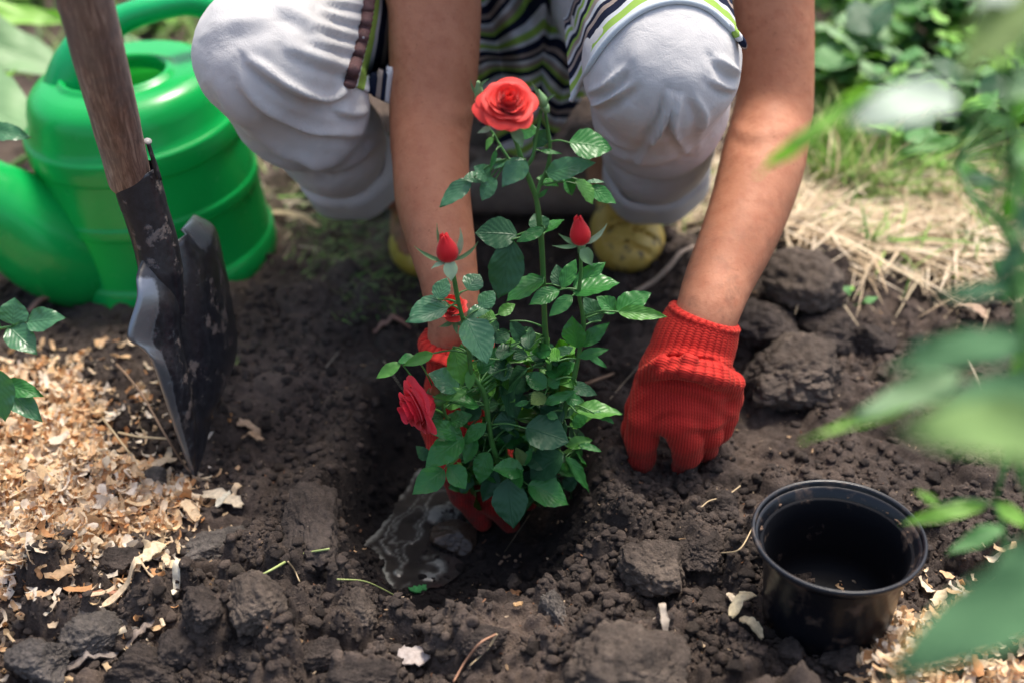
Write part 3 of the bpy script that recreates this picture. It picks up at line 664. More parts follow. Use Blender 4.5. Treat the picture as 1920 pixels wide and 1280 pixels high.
stalk('dry_root', 'root', 'pale curved root lying on the soil beside the right yellow shoe', [(1190,548,.004),(1225,528,.010),(1255,500,.014),(1275,475,.014),(1300,462,.006)], [.0022,.0028,.0020], ROOTM)
stalk('dry_root', 'root', 'thin brown twig on the soil right of the rose leaves', [(1075,732,.008),(1110,715,.010),(1150,700,.006)], [.0018,.0014], TWIG)
stalk('dry_twig', 'dry twig', 'long brown stalk lying on soil below the spout of the can', [(55,585,.006),(80,560,.012),(130,552,.012),(160,550,.006)], [.003,.002], plain('pinkish_stalk', (.30, .17, .12), .7, .2, 60))

def blades(name, n, P3, length, width, mats_, pal, lean=.5, up=1.0, seg=5):
    """grass blades as tapered bent ribbons, one mesh"""
    n = len(P3); L = length[0]+(length[1]-length[0])*RS.rand(n); W = width[0]+(width[1]-width[0])*RS.rand(n); a = RS.rand(n)*6.28
    d = np.stack([np.cos(a), np.sin(a), np.zeros(n)], 1); s = np.stack([-np.sin(a), np.cos(a), np.zeros(n)], 1)
    le = lean*(.5+RS.rand(n)); bend = RS.randn(n)*.5; V = np.zeros((n, seg, 2, 3))
    for i in range(seg):
        t = i/(seg-1); c = P3+d*(L*le*(t**1.5))[:, None]+s*(L*bend*.3*t*t)[:, None]; c[:, 2] += L*up*(t-.45*le*t*t)*np.clip(1.2-le*.6, .12, 1)
        w = W*(1-t**1.6*.9)
        for j, q in enumerate((-1, 1)): V[:, i, j] = c+s*(w*q*.5)[:, None]+np.array([0, 0, 1])*(w*.15*q)[:, None]
    F = grid_faces(2, seg); FF = (F[None]+(np.arange(n)*seg*2)[:, None, None]).reshape(-1, 4)
    col = np.repeat(pal[RS.randint(len(pal), size=n)]*(.75+.4*RS.rand(n))[:, None], seg*2, 0)
    return tag(link(name, mesh(name, V.reshape(-1, 3), FF.astype(np.int32), mats_, col=col)), kind='stuff')
def region(n, yr, xr, f):
    px, py, p = rpts(n, yr, xr, 1.0); p = p[f(px, py, p)]; p[:, 2] = gz(p[:, 0], p[:, 1])-.002; return p
SPAL = np.array([(.70, .57, .39), (.80, .69, .52), (.52, .40, .26), (.74, .63, .43)]); GPAL = np.array([(.18, .38, .06), (.27, .48, .10), (.11, .27, .05), (.40, .52, .18)])
inst = lambda px, py, p: poly_sd(p[:, 0]+.06*fbm(p[:, 0]*9, p[:, 1]*9, s=71), p[:, 1]+.08*fbm(p[:, 0]*9, p[:, 1]*9, s=72), STRAW) < .0
p = region(9000, (300, 620), (1380, 2250), inst); p[:, 2] += .02*RS.rand(len(p)); blades('cut_straw', 0, p, (.03, .085), (.0022, .0055), DRYGRASS, SPAL, 1.5, .5)
p = region(700, (220, 480), (1270, 1420), lambda a, b, c: RS.rand(len(a)) < .8); blades('dry_grass', 0, p, (.02, .06), (.0015, .004), DRYGRASS, SPAL*.9, 1.3, .4)
p = region(900, (150, 420), (1540, 2300), lambda a, b, c: RS.rand(len(a)) < sstep(.0, .3, fbm(c[:, 0]*5, c[:, 1]*5, s=81)+.1)); blades('dead_grass_patch', 0, p, (.05, .14), (.002, .005), DRYGRASS, SPAL, .9, .9)
p = region(1700, (215, 400), (1470, 2200), lambda a, b, c: RS.rand(len(a)) < .25+.7*sstep(0, .3, fbm(c[:, 0]*6, c[:, 1]*6, s=82)+.1)*np.exp(-((a-1600)/330)**2)); blades('green_grass', 0, p, (.04, .13), (.002, .0055), GREENGRASS, GPAL, .8, .9)
p = region(3600, (300, 620), (490, 800), lambda a, b, c: RS.rand(len(a)) < .9*sstep(.0, .28, fbm(c[:, 0]*8, c[:, 1]*8, s=83)+.04)*np.clip(1.2-np.abs(a-640)/140, 0, 1)); blades('moss_and_short_grass', 0, p, (.006, .022), (.001, .0022), GREENGRASS, GPAL*.9+.03, 1.0, .7)
p = region(1400, (-260, 150), (-150, 760), lambda a, b, c: RS.rand(len(a)) < .6); blades('garden_grass', 0, p, (.05, .16), (.003, .007), GREENGRASS, GPAL*.7, .8, .9)
p = region(2400, (-380, 120), (1000, 2400), lambda a, b, c: RS.rand(len(a)) < .6); blades('distant_grass', 0, p, (.05, .16), (.003, .007), GREENGRASS, GPAL*.6, .8, .9)
p = region(260, (670, 730), (380, 480), lambda a, b, c: RS.rand(len(a)) < np.exp(-((a-418)/26)**2-((b-702)/13)**2)); blades('green_seedlings', 0, p, (.006, .016), (.0012, .0028), GREENGRASS, GPAL*.8, .9, .8)
p = region(900, (250, 420), (480, 640), lambda a, b, c: RS.rand(len(a)) < .12); blades('litter_grass', 0, p, (.02, .06), (.0015, .004), DRYGRASS, np.vstack([SPAL*.8, GPAL]), 1.4, .4)
p = region(500, (330, 480), (1230, 1400), lambda a, b, c: RS.rand(len(a)) < .5); blades('tufts_beside_the_shoe', 0, p, (.015, .05), (.0015, .0035), DRYGRASS, np.vstack([SPAL*.8, GPAL]), 1.2, .5)
p = region(900, (285, 400), (1525, 1790), lambda a, b, c: RS.rand(len(a)) < np.exp(-((a-1600)/70)**2)+.25); blades('tall_green_grass', 0, p, (.05, .12), (.003, .006), GREENGRASS, np.vstack([GPAL*1.1, SPAL[:1]]), .6, 1.0)
p = region(1500, (340, 560), (1440, 2200), inst); p = p[fbm(p[:, 0]*9, p[:, 1]*9, s=85) > .16]; p[:, 2] += .01; blades('green_blades_in_straw', 0, p, (.03, .09), (.002, .005), GREENGRASS, GPAL, .9, .8)
one_chip(768, 1112, 800, 1104, 16, (.06, .30, .09), 'scrap of bright green algae at the front edge of the puddle', 'algae_scrap', 'algae', seed=31, arch=.02, jag=.5)
blades('scattered_straw_bits', 0, LITT, (.012, .045), (.0009, .0022), DRYGRASS, np.vstack([SPAL*.85, SPAL*.5]), 1.8, .25)
# ------------------------------------------------------------------ flat piece of old wood between the shoes
def slab(c, ax, L, W, T, seed=5):
    ax = np.array(ax, float); ax /= np.linalg.norm(ax); s = np.cross([0, 0, 1.], ax); n = 26; k = 14; V = []
    for i in range(n):
        t = i/(n-1)-.5
        for j in range(k):
            a = 2*math.pi*j/k; q = np.sign(math.cos(a))*abs(math.cos(a))**.6*W/2; z = np.sign(math.sin(a))*abs(math.sin(a))**.7*T/2
            e = min(1, 9*(.5-abs(t))+.5)
            V.append(c+ax*t*L+s*q*e+np.array([0, 0, z*e]))
    V = np.array(V); V += .004*np.stack([fbm(V[:, 0]*20, V[:, 1]*60, V[:, 2]*50, s=seed+q) for q in range(3)], 1)
    return V, grid_faces(k, n, True).tolist()+[list(range(k))[::-1], [(n-1)*k+j for j in range(k)]]
c0 = GP(1010, 385); V, F = slab(c0+np.array([0, .02, .012]), (1, -.06, 0), .17, .10, .035)
alone('wood_slab', V, F, plain('weathered_wood', (.19, .145, .12), .8, .35, 30, .002), 'flat weathered brown piece of wood lying behind the rose between the two shoes', 'wood')
# ------------------------------------------------------------------ black nursery pot
def black_plastic(name, base=(.005, .006, .009), dirt=.35, rough=.28, obj=True, spec=.45):
    m, nt, b = mat(name); L = nt.links.new; p = opos(nt)
    n = noise(nt, 38, 6, .62, p); n2 = noise(nt, 200, 4, .6, p)
    f = ramp(nt, maths(nt, 'ADD', n.outputs[0], maths(nt, 'MULTIPLY', n2.outputs[0], .25)), [(.72-.2*dirt, (0, 0, 0)), (.82-.1*dirt, (.55, .55, .55))]).outputs[0]
    L(mixc(nt, f, base, (.14, .095, .07)), b.inputs['Base Color']); L(maths(nt, 'MULTIPLY_ADD', f, .6, rough), b.inputs['Roughness'])
    L(bump(nt, n2.outputs[0], .25, .0008), b.inputs['Normal']); b.inputs['Specular IOR Level'].default_value = spec
    return m
POTM = black_plastic('black_plastic')
pr = root('plant_pot', (.2325, .774, .020), 'empty round black plastic nursery pot with dirty sides, standing on the soil in front', 'plant pot')
o_ = np.array([.2325, .774, .020]); up = (0, 0, 1)
inner_from = 17
body = [(.001, .002), (.030, .002), (.044, .0), (.0465, .003), (.0475, .02), (.0500, .045), (.0530, .066), (.0536, .0672), (.0560, .0745), (.0575, .0760), (.0600, .0765), (.0608, .0755), (.0612, .0760),
        (.0616, .0775), (.0613, .0792), (.0603, .0800), (.0592, .0797), (.0585, .0785), (.0573, .0700), (.0560, .0690), (.0525, .0683), (.0518, .0672), (.0500, .050), (.0470, .022), (.0455, .0055), (.030, .0045), (.001, .005)]
V, F = lathe(body, o_, up, (1, 0, 0), 96)
V[:, :2] += .0004*fbm(V[:, 0]*30, V[:, 1]*30, s=5)[:, None]
part('pot_body', pr, V, F, [POTM, black_plastic('black_plastic_inside_shaded', (.002, .0024, .0045), .0, .62, spec=.18)], midx=[1 if k//96 >= 18 else 0 for k in range(len(F))])  # inner faces darker: shade of the hollow put into the plastic's colour
V, F = lathe([(.0590, .0790), (.0600, .0803), (.0612, .0801), (.0619, .0788), (.0617, .0768), (.0609, .0752), (.0597, .0755)], o_, up, (1, 0, 0), 96)
part('rim', pr, V, F, black_plastic('black_plastic_rim', (.010, .012, .017), .15, .30))
V, F = joinVF([tube([o_+np.array([.012*math.cos(a), -.028+.010*math.sin(a), .006]) for a in np.linspace(.3, 2.8, 8)], .0009, 6, 20), lathe([(.001, .0062), (.009, .0062), (.0095, .0055)], o_+np.array([.0, -.024, 0]), up, (1, 0, 0), 24)])
part('base_ridge', pr, V, F, black_plastic('black_plastic_floor', (.012, .014, .020), .1, .2))
L = []
for k in range(34):
    a = RS.uniform(.2, 2.9) if k % 3 else RS.uniform(0, 6.28); r = .0572-.002*RS.rand(); s = .0006+.0016*RS.rand()**2
    V0, F0 = crs[k % 8]; L.append((V0*s*np.array([1.4, 1, .7])+o_+np.array([r*math.cos(a), r*math.sin(a), .0697+s*.4]), F0))
V, F = joinVF(L); tag(part('soil_bits', pr, V, F, plain('rim_dirt', (.16, .10, .065), .9, .4, 200)), kind='stuff')

# ------------------------------------------------------------------ green watering can (leaning a little to the left)
def green_plastic(name, col):
    m, nt, b = mat(name); n = noise(nt, 9, 3, .5, opos(nt)); L = nt.links.new
    L(ramp(nt, n.outputs[0], [(.3, tuple(x*.88 for x in col)), (.7, tuple(x*1.1 for x in col))]).outputs[0], b.inputs['Base Color'])
    b.inputs['Roughness'].default_value = .23; b.inputs['Specular IOR Level'].default_value = .55
    L(maths(nt, 'MULTIPLY_ADD', noise(nt, 60, 4, .6, opos(nt)).outputs[0], .2, .14), b.inputs['Roughness'])
    t = nt.nodes.new('ShaderNodeBsdfTranslucent'); t.inputs[0].default_value = (.03, .55, .06, 1); mx = nt.nodes.new('ShaderNodeMixShader'); mx.inputs[0].default_value = .22
    L(b.outputs[0], mx.inputs[1]); L(t.outputs[0], mx.inputs[2]); L(mx.outputs[0], nt.nodes['Material Output'].inputs[0])
    d = noise(nt, 45, 6, .7, opos(nt)); dz = nt.nodes.new('ShaderNodeSeparateXYZ'); L(gpos(nt), dz.inputs[0])
    return m
GREEN = green_plastic('green_plastic', (.006, .46, .095)); GREENH = green_plastic('green_handle_plastic', (.008, .50, .16))
cb = G(322, 488, -.002); CAX = np.array([math.sin(math.radians(-5.5)), math.sin(math.radians(-2)), 1.0]); CAX /= np.linalg.norm(CAX)
cx_ = np.cross([0, 1, 0], CAX); cx_ /= np.linalg.norm(cx_); cy_ = np.cross(CAX, cx_)
def CP(x, y, z): return cb+cx_*x+cy_*y+CAX*z
wr = root('watering_can', cb, 'large bright green plastic watering can standing on the soil behind the shovel', 'watering can')
prof = [(.001, .004), (.095, .004), (.108, .0), (.1155, .004), (.1165, .012), (.1163, .030), (.1150, .0315), (.1132, .0325), (.1130, .034), (.1122, .060), (.1110, .0885), (.1112, .0895), (.1128, .0905), (.1130, .092), (.1128, .1005), (.1126, .102), (.1105, .103), (.1103, .105), (.1090, .130), (.1080, .148),
        (.1082, .1490), (.1100, .1500), (.1104, .1515), (.1102, .1705), (.1098, .172), (.1065, .1735), (.1050, .175), (.1015, .182), (.1000, .196), (.0960, .208), (.0890, .216), (.0800, .2195)]
def opening(x, y): return math.hypot((x-.012)/.060, (y+.006)/.056)
nsg = 128; V, F = lathe(prof, cb, CAX, cx_, nsg)
# top plate with an oval filling hole: rings from the shoulder edge to the hole's rolled lip and down inside
rings = []; hx, hy, hrx, hry = -.002, -.012, .056, .046
for t, dz in [(0, 0), (.35, .002), (.7, .002), (.9, .003), (1.0, .0065), (1.06, .0072), (1.10, .006), (1.13, .004), (1.14, .001), (1.14, -.003), (1.135, -.007)]:
    for a in np.linspace(0, 2*math.pi, nsg, endpoint=False):
        e = np.array([.080*math.cos(a), .080*math.sin(a)]); h_ = np.array([hx+hrx*math.cos(a), hy+hry*math.sin(a)])
        tt = min(t, 1); q = e*(1-tt)+h_*tt
        if t > 1: q = np.array([hx, hy])+(h_-np.array([hx, hy]))*(1-(t-1)*.9)
        if dz < -.02: q = np.array([hx, hy])*.3+np.array([math.cos(a), math.sin(a)])*.095*(1.0 if dz > -.15 else .9)*(1 if dz < -.05 else .8)
        rings.append(CP(q[0], q[1], .2195+dz))
V2 = np.array(rings); part('can_body', wr, *joinVF([(V, F), (V2, grid_faces(nsg, 11, True))]), GREEN)
# spout: wide tube leaving low on the left, rising out to the left; flared root
def blend_tube(ptsr, h, k=.02, extra=None):
    P = [np.asarray(p) for p, r in ptsr]; R = [r for p, r in ptsr]; lo = np.min([p-r for p, r in ptsr], 0)-.01; hi = np.max([p+r for p, r in ptsr], 0)+.01
    def f(X):
        d = None
        for i in range(len(P)-1):
            q = capsule(X, P[i], P[i+1], R[i], R[i+1]); d = q if d is None else smin(d, q, k)
        if extra: d = extra(X, d)
        return d
    V, F = nets(f, lo, hi, h); return relax(V, F, 2), F
hY = cb[1]
sp = [(PY(250, 485, hY-.030), .045), (PY(205, 482, hY-.040), .052), (PY(150, 472, hY-.056), .0585), (PY(90, 448, hY-.072), .056), (PY(40, 415, hY-.080), .0485), (PY(0, 390, hY-.086), .0430), (PY(-90, 335, hY-.095), .035), (PY(-200, 262, hY-.102), .028), (PY(-330, 172, hY-.11), .022)]
sP = catmull([p for p, r in sp], 24); sR = np.interp(np.linspace(0, 1, 24), np.linspace(0, 1, len(sp)), [r for p, r in sp])
V, F = blend_tube(list(zip(sP, sR)), .0035, .004); part('spout', wr, V, F, GREEN)
V, F = lathe([(.001, 0), (.018, 0), (.034, .028), (.036, .034), (.034, .037), (.001, .040)], sP[-1], (sP[-1]-sP[-4])/np.linalg.norm(sP[-1]-sP[-4]), (0, 1, 0), 40)
part('sprinkler_rose', wr, V, F, GREEN)
def hp(px, py, Y): return PY(px, py, Y)
hY = cb[1]
hd = [(hp(128, 275, hY-.015), .030), (hp(132, 190, hY-.005), .030), (hp(148, 120, hY+.0), .025), (hp(182, 66, hY+.005), .0175), (hp(235, 34, hY+.012), .0135), (hp(300, 14, hY+.02), .0125), (hp(360, 6, hY+.03), .0125), (hp(405, 26, hY+.04), .0130), (hp(432, 70, hY+.045), .0135), (hp(440, 130, hY+.04), .015), (hp(436, 185, hY+.03), .018)]
hP = catmull([p for p, r in hd], 44); hR = np.interp(np.linspace(0, 1, 44), np.linspace(0, 1, len(hd)), [r for p, r in hd])
V, F = blend_tube(list(zip(hP, hR)), .0026, .002); part('handle', wr, V, F, GREENH)

# ------------------------------------------------------------------ spade stuck in the ground
m, nt, b = mat('old_ash_wood'); Lk = nt.links.new; mp = nt.nodes.new('ShaderNodeMapping'); Lk(opos(nt), mp.inputs[0])
HAX = PD(243, 330, 1.125)-PD(150, -40, .905); HAX /= np.linalg.norm(HAX)
q = Vector(HAX).rotation_difference(Vector((0, 0, 1))).to_euler(); mp.inputs['Rotation'].default_value = q; mp.inputs['Scale'].default_value = (1, 1, 1)
vm = nt.nodes.new('ShaderNodeVectorMath'); vm.operation = 'MULTIPLY'; vm.inputs[1].default_value = (1, 1, .09); Lk(mp.outputs[0], vm.inputs[0])
n1 = noise(nt, 300, 8, .72, vm.outputs[0], .8); n2 = noise(nt, 22, 5, .6, vm.outputs[0]); n3 = noise(nt, 30, 4, .6, opos(nt))
c = ramp(nt, n1.outputs[0], [(.30, (.090, .058, .047)), (.48, (.25, .175, .142)), (.64, (.46, .37, .31))]).outputs[0]
c = mixc(nt, ramp(nt, n2.outputs[0], [(.4, (0, 0, 0)), (.62, (.8, .8, .8))]).outputs[0], c, mixc(nt, 1.0, c, (1.0, .62, .48), 'MULTIPLY'))
c = mixc(nt, ramp(nt, n3.outputs[0], [(.48, (0, 0, 0)), (.66, (.65, .65, .65))]).outputs[0], c, (.16, .125, .115))
Lk(c, b.inputs['Base Color']); b.inputs['Roughness'].default_value = .62; Lk(bump(nt, n1.outputs[0], .6, .0014), b.inputs['Normal'])
HANDLE = m
m, nt, b = mat('blackened_steel'); Lk = nt.links.new; p = opos(nt)
n1 = noise(nt, 55, 7, .7, p); n2 = noise(nt, 16, 5, .6, p); n3 = noise(nt, 180, 4, .65, p)
f = ramp(nt, maths(nt, 'ADD', n1.outputs[0], maths(nt, 'MULTIPLY', n2.outputs[0], .5)), [(.825, (0, 0, 0)), (.885, (.75, .75, .75))]).outputs[0]
c = ramp(nt, n3.outputs[0], [(.35, (.010, .011, .015)), (.7, (.030, .031, .038))]).outputs[0]
c = mixc(nt, f, c, (.21, .165, .145)); Lk(c, b.inputs['Base Color']); b.inputs['Metallic'].default_value = .0; b.inputs['Specular IOR Level'].default_value = .7
Lk(maths(nt, 'MULTIPLY_ADD', f, .5, .30), b.inputs['Roughness']); Lk(bump(nt, maths(nt, 'ADD', f, maths(nt, 'MULTIPLY', n3.outputs[0], .4)), .5, .0012), b.inputs['Normal'])
STEEL = m
m, nt, b = mat('worn_bright_steel'); Lk = nt.links.new; p = opos(nt)
n1 = noise(nt, 120, 6, .7, p); f = ramp(nt, n1.outputs[0], [(.46, (0, 0, 0)), (.60, (1, 1, 1))]).outputs[0]
Lk(mixc(nt, f, (.20, .215, .24), (.22, .175, .15)), b.inputs['Base Color']); Lk(maths(nt, 'SUBTRACT', .75, maths(nt, 'MULTIPLY', f, .75)), b.inputs['Metallic']); Lk(maths(nt, 'MULTIPLY_ADD', f, .4, .33), b.inputs['Roughness'])
BRIGHT = m
tipP = GP(362, 882); shr = root('spade', tipP, 'pointed garden spade with worn round wooden handle and muddy black blade stuck in soil', 'spade')
ha, hb = PD(243, 335, 1.125), PD(150, -40, .905); hc = hb-(ha-hb)/np.linalg.norm(ha-hb)*.55
P = [ha, ha*.5+hb*.5, hb, hc]; V, F = tube(P, [.0168, .0178, .0182, .0185], 48, 90)
N_ = fbm(V[:, 0]*40, V[:, 1]*40, V[:, 2]*12, s=4); V = V+.0006*N_[:, None]*np.array([1, .5, 0]); part('handle', shr, V, F, HANDLE)
# socket: open tube that wraps the handle and runs down into the blade's centre ridge
s0, s1, s2, s3, s4 = PD(250, 318, 1.120), PD(270, 385, 1.134), PD(290, 450, 1.148), PD(303, 510, 1.158), PD(325, 590, 1.172)
V, F = tube([s0, s1, s2, s3, s4], [.0205, .0200, .0200, .0195, .0105], 40, 40, caps=False, flat=.9)
V1, F1 = tube([s0, s0+(s1-s0)*.98], [.0190, .0185], 40, 6, caps=False); ringF = [[k, (k+1) % 40, len(V)+(k+1) % 40, len(V)+k] for k in range(40)]
Vj, Fj = joinVF([(V, F), (V1, [f[::-1] for f in F1])]); part('socket', shr, Vj, Fj+[f[::-1] for f in ringF], STEEL)
# blade: pressed sheet, left shoulder near the camera, right shoulder away from it
Lp = [PD(276, 466, 1.145), PD(256, 515, 1.130), PD(256, 560, 1.125), PD(238, 630, 1.126), PD(264, 652, 1.135), PD(284, 676, 1.142), PD(304, 735, 1.160), PD(326, 802, 1.185), PD(346, 856, 1.205), PD(362, 893, 1.225)]
Rp = [PD(378, 404, 1.275), PD(402, 432, 1.280), PD(416, 490, 1.285), PD(430, 555, 1.290), PD(441, 640, 1.292), PD(430, 692, 1.290), PD(398, 735, 1.275), PD(384, 810, 1.25), PD(363, 893, 1.226)]
Cp = [PD(322, 478, 1.165), PD(342, 560, 1.172), PD(352, 640, 1.182), PD(362, 720, 1.195), PD(368, 790, 1.208), PD(367, 845, 1.218), PD(362, 895, 1.2255)]
nr, nc = 46, 33; Lc, Rc, Cc = catmull(Lp, nr), catmull(Rp, nr), catmull(Cp, nr)
bn = np.cross(Cc[-1]-Cc[0], Rc[nr//2]-Lc[nr//2]); bn /= np.linalg.norm(bn)
if bn[0] < 0: bn = -bn                      # away from the near face
gridp = np.zeros((nr, nc, 3))
for j in range(nr):
    for i in range(nc):
        s = -1+2*i/(nc-1); e = Lc[j] if s < 0 else Rc[j]; a = abs(s); t = j/(nr-1)
        p_ = Cc[j]*(1-a)+e*a; dish = .014*math.sin(math.pi*a)*(1-t)**.6
        ridge = .010*math.exp(-(s/.16)**2)*(1-t)**1.2
        p_ = p_+bn*dish*(.9 if s > 0 else .5)-bn*ridge
        if t < .10 and s > 0: p_ = p_-bn*.008*((.10-t)/.10)**2*(a > .25)       # folded foot rest
        if s > 0 and t < .22: p_ = p_+np.array([-.002, 0, .013])*math.sin(math.pi*min(1, a*1.05))**.8*((.22-t)/.22)**1.3
        gridp[j, i] = p_
V = gridp.reshape(-1, 3); V = np.vstack([V, V+bn*.0022]); nn = nr*nc; F = grid_faces(nc, nr).tolist(); F2 = [[x+nn for x in f[::-1]] for f in F]; E = []
for i in range(nc-1): E += [[i, i+nn, i+1+nn, i+1], [(nr-1)*nc+i, (nr-1)*nc+i+1, (nr-1)*nc+i+1+nn, (nr-1)*nc+i+nn]]
for j in range(nr-1): E += [[j*nc, (j+1)*nc, (j+1)*nc+nn, j*nc+nn], [j*nc+nc-1, j*nc+nc-1+nn, (j+1)*nc+nc-1+nn, (j+1)*nc+nc-1]]
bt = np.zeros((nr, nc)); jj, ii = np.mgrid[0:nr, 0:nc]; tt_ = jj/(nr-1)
bt = np.maximum(sstep(.20-.10*tt_, .10-.06*tt_, ii/(nc-1))*sstep(.07, .17, tt_), sstep(.13, .05, tt_)*sstep(.62, .72, ii/(nc-1))*.9)  # worn bare steel plus edge highlights, both put into the blade colour
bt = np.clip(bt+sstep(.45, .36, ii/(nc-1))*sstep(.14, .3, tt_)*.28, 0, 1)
m, nt, b = mat('worn_highlit_blade_steel'); Lk = nt.links.new; p = opos(nt); a = attr(nt); s_ = nt.nodes.new('ShaderNodeSeparateColor'); Lk(a.outputs['Color'], s_.inputs[0])
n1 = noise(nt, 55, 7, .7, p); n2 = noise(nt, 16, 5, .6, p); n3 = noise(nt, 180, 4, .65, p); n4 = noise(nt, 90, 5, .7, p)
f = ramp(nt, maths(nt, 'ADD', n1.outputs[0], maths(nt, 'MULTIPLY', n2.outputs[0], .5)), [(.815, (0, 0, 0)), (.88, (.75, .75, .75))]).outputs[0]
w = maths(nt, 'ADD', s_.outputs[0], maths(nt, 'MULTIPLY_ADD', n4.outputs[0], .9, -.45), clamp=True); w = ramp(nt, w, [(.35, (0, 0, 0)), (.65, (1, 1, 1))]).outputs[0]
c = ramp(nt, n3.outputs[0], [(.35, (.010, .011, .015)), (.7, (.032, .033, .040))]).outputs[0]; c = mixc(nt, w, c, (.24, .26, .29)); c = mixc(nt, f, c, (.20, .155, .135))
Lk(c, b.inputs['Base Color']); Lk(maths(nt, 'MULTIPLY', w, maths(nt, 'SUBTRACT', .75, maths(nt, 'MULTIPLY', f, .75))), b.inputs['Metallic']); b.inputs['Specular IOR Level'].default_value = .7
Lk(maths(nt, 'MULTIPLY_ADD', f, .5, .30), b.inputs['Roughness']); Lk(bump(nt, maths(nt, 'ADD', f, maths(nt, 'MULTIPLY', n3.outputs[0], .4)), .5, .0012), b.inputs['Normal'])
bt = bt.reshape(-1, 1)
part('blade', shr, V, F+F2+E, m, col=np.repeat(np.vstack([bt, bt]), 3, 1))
# nail with its flat head, and the strap edge of the socket
n0 = PD(277, 266, 1.097); V, F = joinVF([tube([n0, PD(287, 300, 1.104), PD(296, 336, 1.112)], [.0017, .0017, .0015], 8, 10), lathe([(.0001, .0), (.0032, .0), (.0032, .0009), (.0001, .0012)], n0, np.array([.25, -.35, .9])/np.linalg.norm([.25, .35, .9]), (0, 1, 0), 16)])
part('nail', shr, V, F, [STEEL, plain('nail_steel', (.26, .26, .25), .4, .2, 60)], midx=[1 if k >= len(F)-48 else 0 for k in range(len(F))])
V, F = tube([PD(284, 285, 1.104), PD(293, 312, 1.108), PD(301, 338, 1.113)], [.0016, .0022, .0020], 8, 10, flat=.6); part('socket_strap', shr, V, F, STEEL)
# ------------------------------------------------------------------ the person: one continuous body, clothes and gloves on it
def B(px, py, r, Y): p = PY(px, py, Y); return p, r*mpp(p)
def chain(X, pts, k=.01):
    d = None
    for (a, ra), (b_, rb) in zip(pts[:-1], pts[1:]):
        q = capsule(X, a, b_, ra, rb); d = q if d is None else smin(d, q, k)
    return d
def box_of(pts, pad=.012):
    return np.min([p-r for p, r in pts], 0)-pad, np.max([p+r for p, r in pts], 0)+pad
m, nt, b = mat('tanned_skin'); Lk = nt.links.new; p = gpos(nt)
n1 = noise(nt, 16, 4, .55, p); n2 = noise(nt, 380, 3, .6, p); n3 = noise(nt, 90, 3, .6, p)
c = ramp(nt, n1.outputs[0], [(.3, (.39, .160, .088)), (.7, (.52, .235, .138))]).outputs[0]
c = mixc(nt, ramp(nt, n3.outputs[0], [(.45, (0, 0, 0)), (.72, (.7, .7, .7))]).outputs[0], c, (.37, .135, .075))
zz = nt.nodes.new('ShaderNodeSeparateXYZ'); Lk(p, zz.inputs[0]); sm = maths(nt, 'MULTIPLY', maths(nt, 'MULTIPLY_ADD', zz.outputs[2], -9.0, 2.1, clamp=True), ramp(nt, noise(nt, 42, 7, .75, p).outputs[0], [(.50, (0, 0, 0)), (.64, (.6, .6, .6))]).outputs[0])
c = mixc(nt, sm, c, (.12, .075, .055)); c = mixc(nt, ramp(nt, noise(nt, 240, 2, .5, p).outputs[0], [(.66, (0, 0, 0)), (.74, (.45, .45, .45))]).outputs[0], c, (.24, .09, .05))
Lk(c, b.inputs['Base Color']); b.inputs['Roughness'].default_value = .60; b.inputs['Specular IOR Level'].default_value = .28
b.inputs['Subsurface Weight'].default_value = .18; b.inputs['Subsurface Radius'].default_value = (.010, .004, .002); b.inputs['Subsurface Scale'].default_value = .6
Lk(bump(nt, n2.outputs[0], .4, .0006, bump(nt, noise(nt, 55, 4, .6, p).outputs[0], .35, .003)), b.inputs['Normal']); SKIN = m

ARML = [B(838,660,44,1.005), B(853,610,50,1.0), B(843,530,55,1.02), B(827,450,64,1.05), B(812,375,71,1.085), B(807,300,72,1.12), B(806,250,75,1.145), B(810,200,80,1.165), B(814,100,85,1.19), B(816,0,87,1.21)]
ARMR = [B(1308,650,56,.99), B(1325,590,60,1.0), B(1350,520,65,1.035), B(1382,450,71,1.07), B(1410,375,76,1.11), B(1431,300,79,1.15), B(1443,240,75,1.185), B(1452,200,72,1.20), B(1455,100,71,1.22), B(1450,0,76,1.24)]
shL, shR = np.array([-.165, 1.33, .575]), np.array([.215, 1.33, .575]); hips = np.array([.02, 1.66, .235]); chest = np.array([.025, 1.38, .53]); nk = np.array([.025, 1.27, .63]); hd_ = np.array([.025, 1.185, .675])
def fine(L, n=34):
    P = catmull([np.append(p, 0)[:3] for p, r in L], n); R_ = catmull([np.array([r, 0, 0]) for p, r in L], n)[:, 0]; return [(p, r) for p, r in zip(P, R_)]
ARML, ARMR = fine(ARML), fine(ARMR)
KL, KR = B(492,118,122,1.10), B(1240,135,140,1.085)
AL, AR = B(694,330,58,1.33), B(1225,345,64,1.33)
FL, FR = np.array([-.100, 1.345, .03]), GP(1152, 415)+np.array([0, .03, .03])
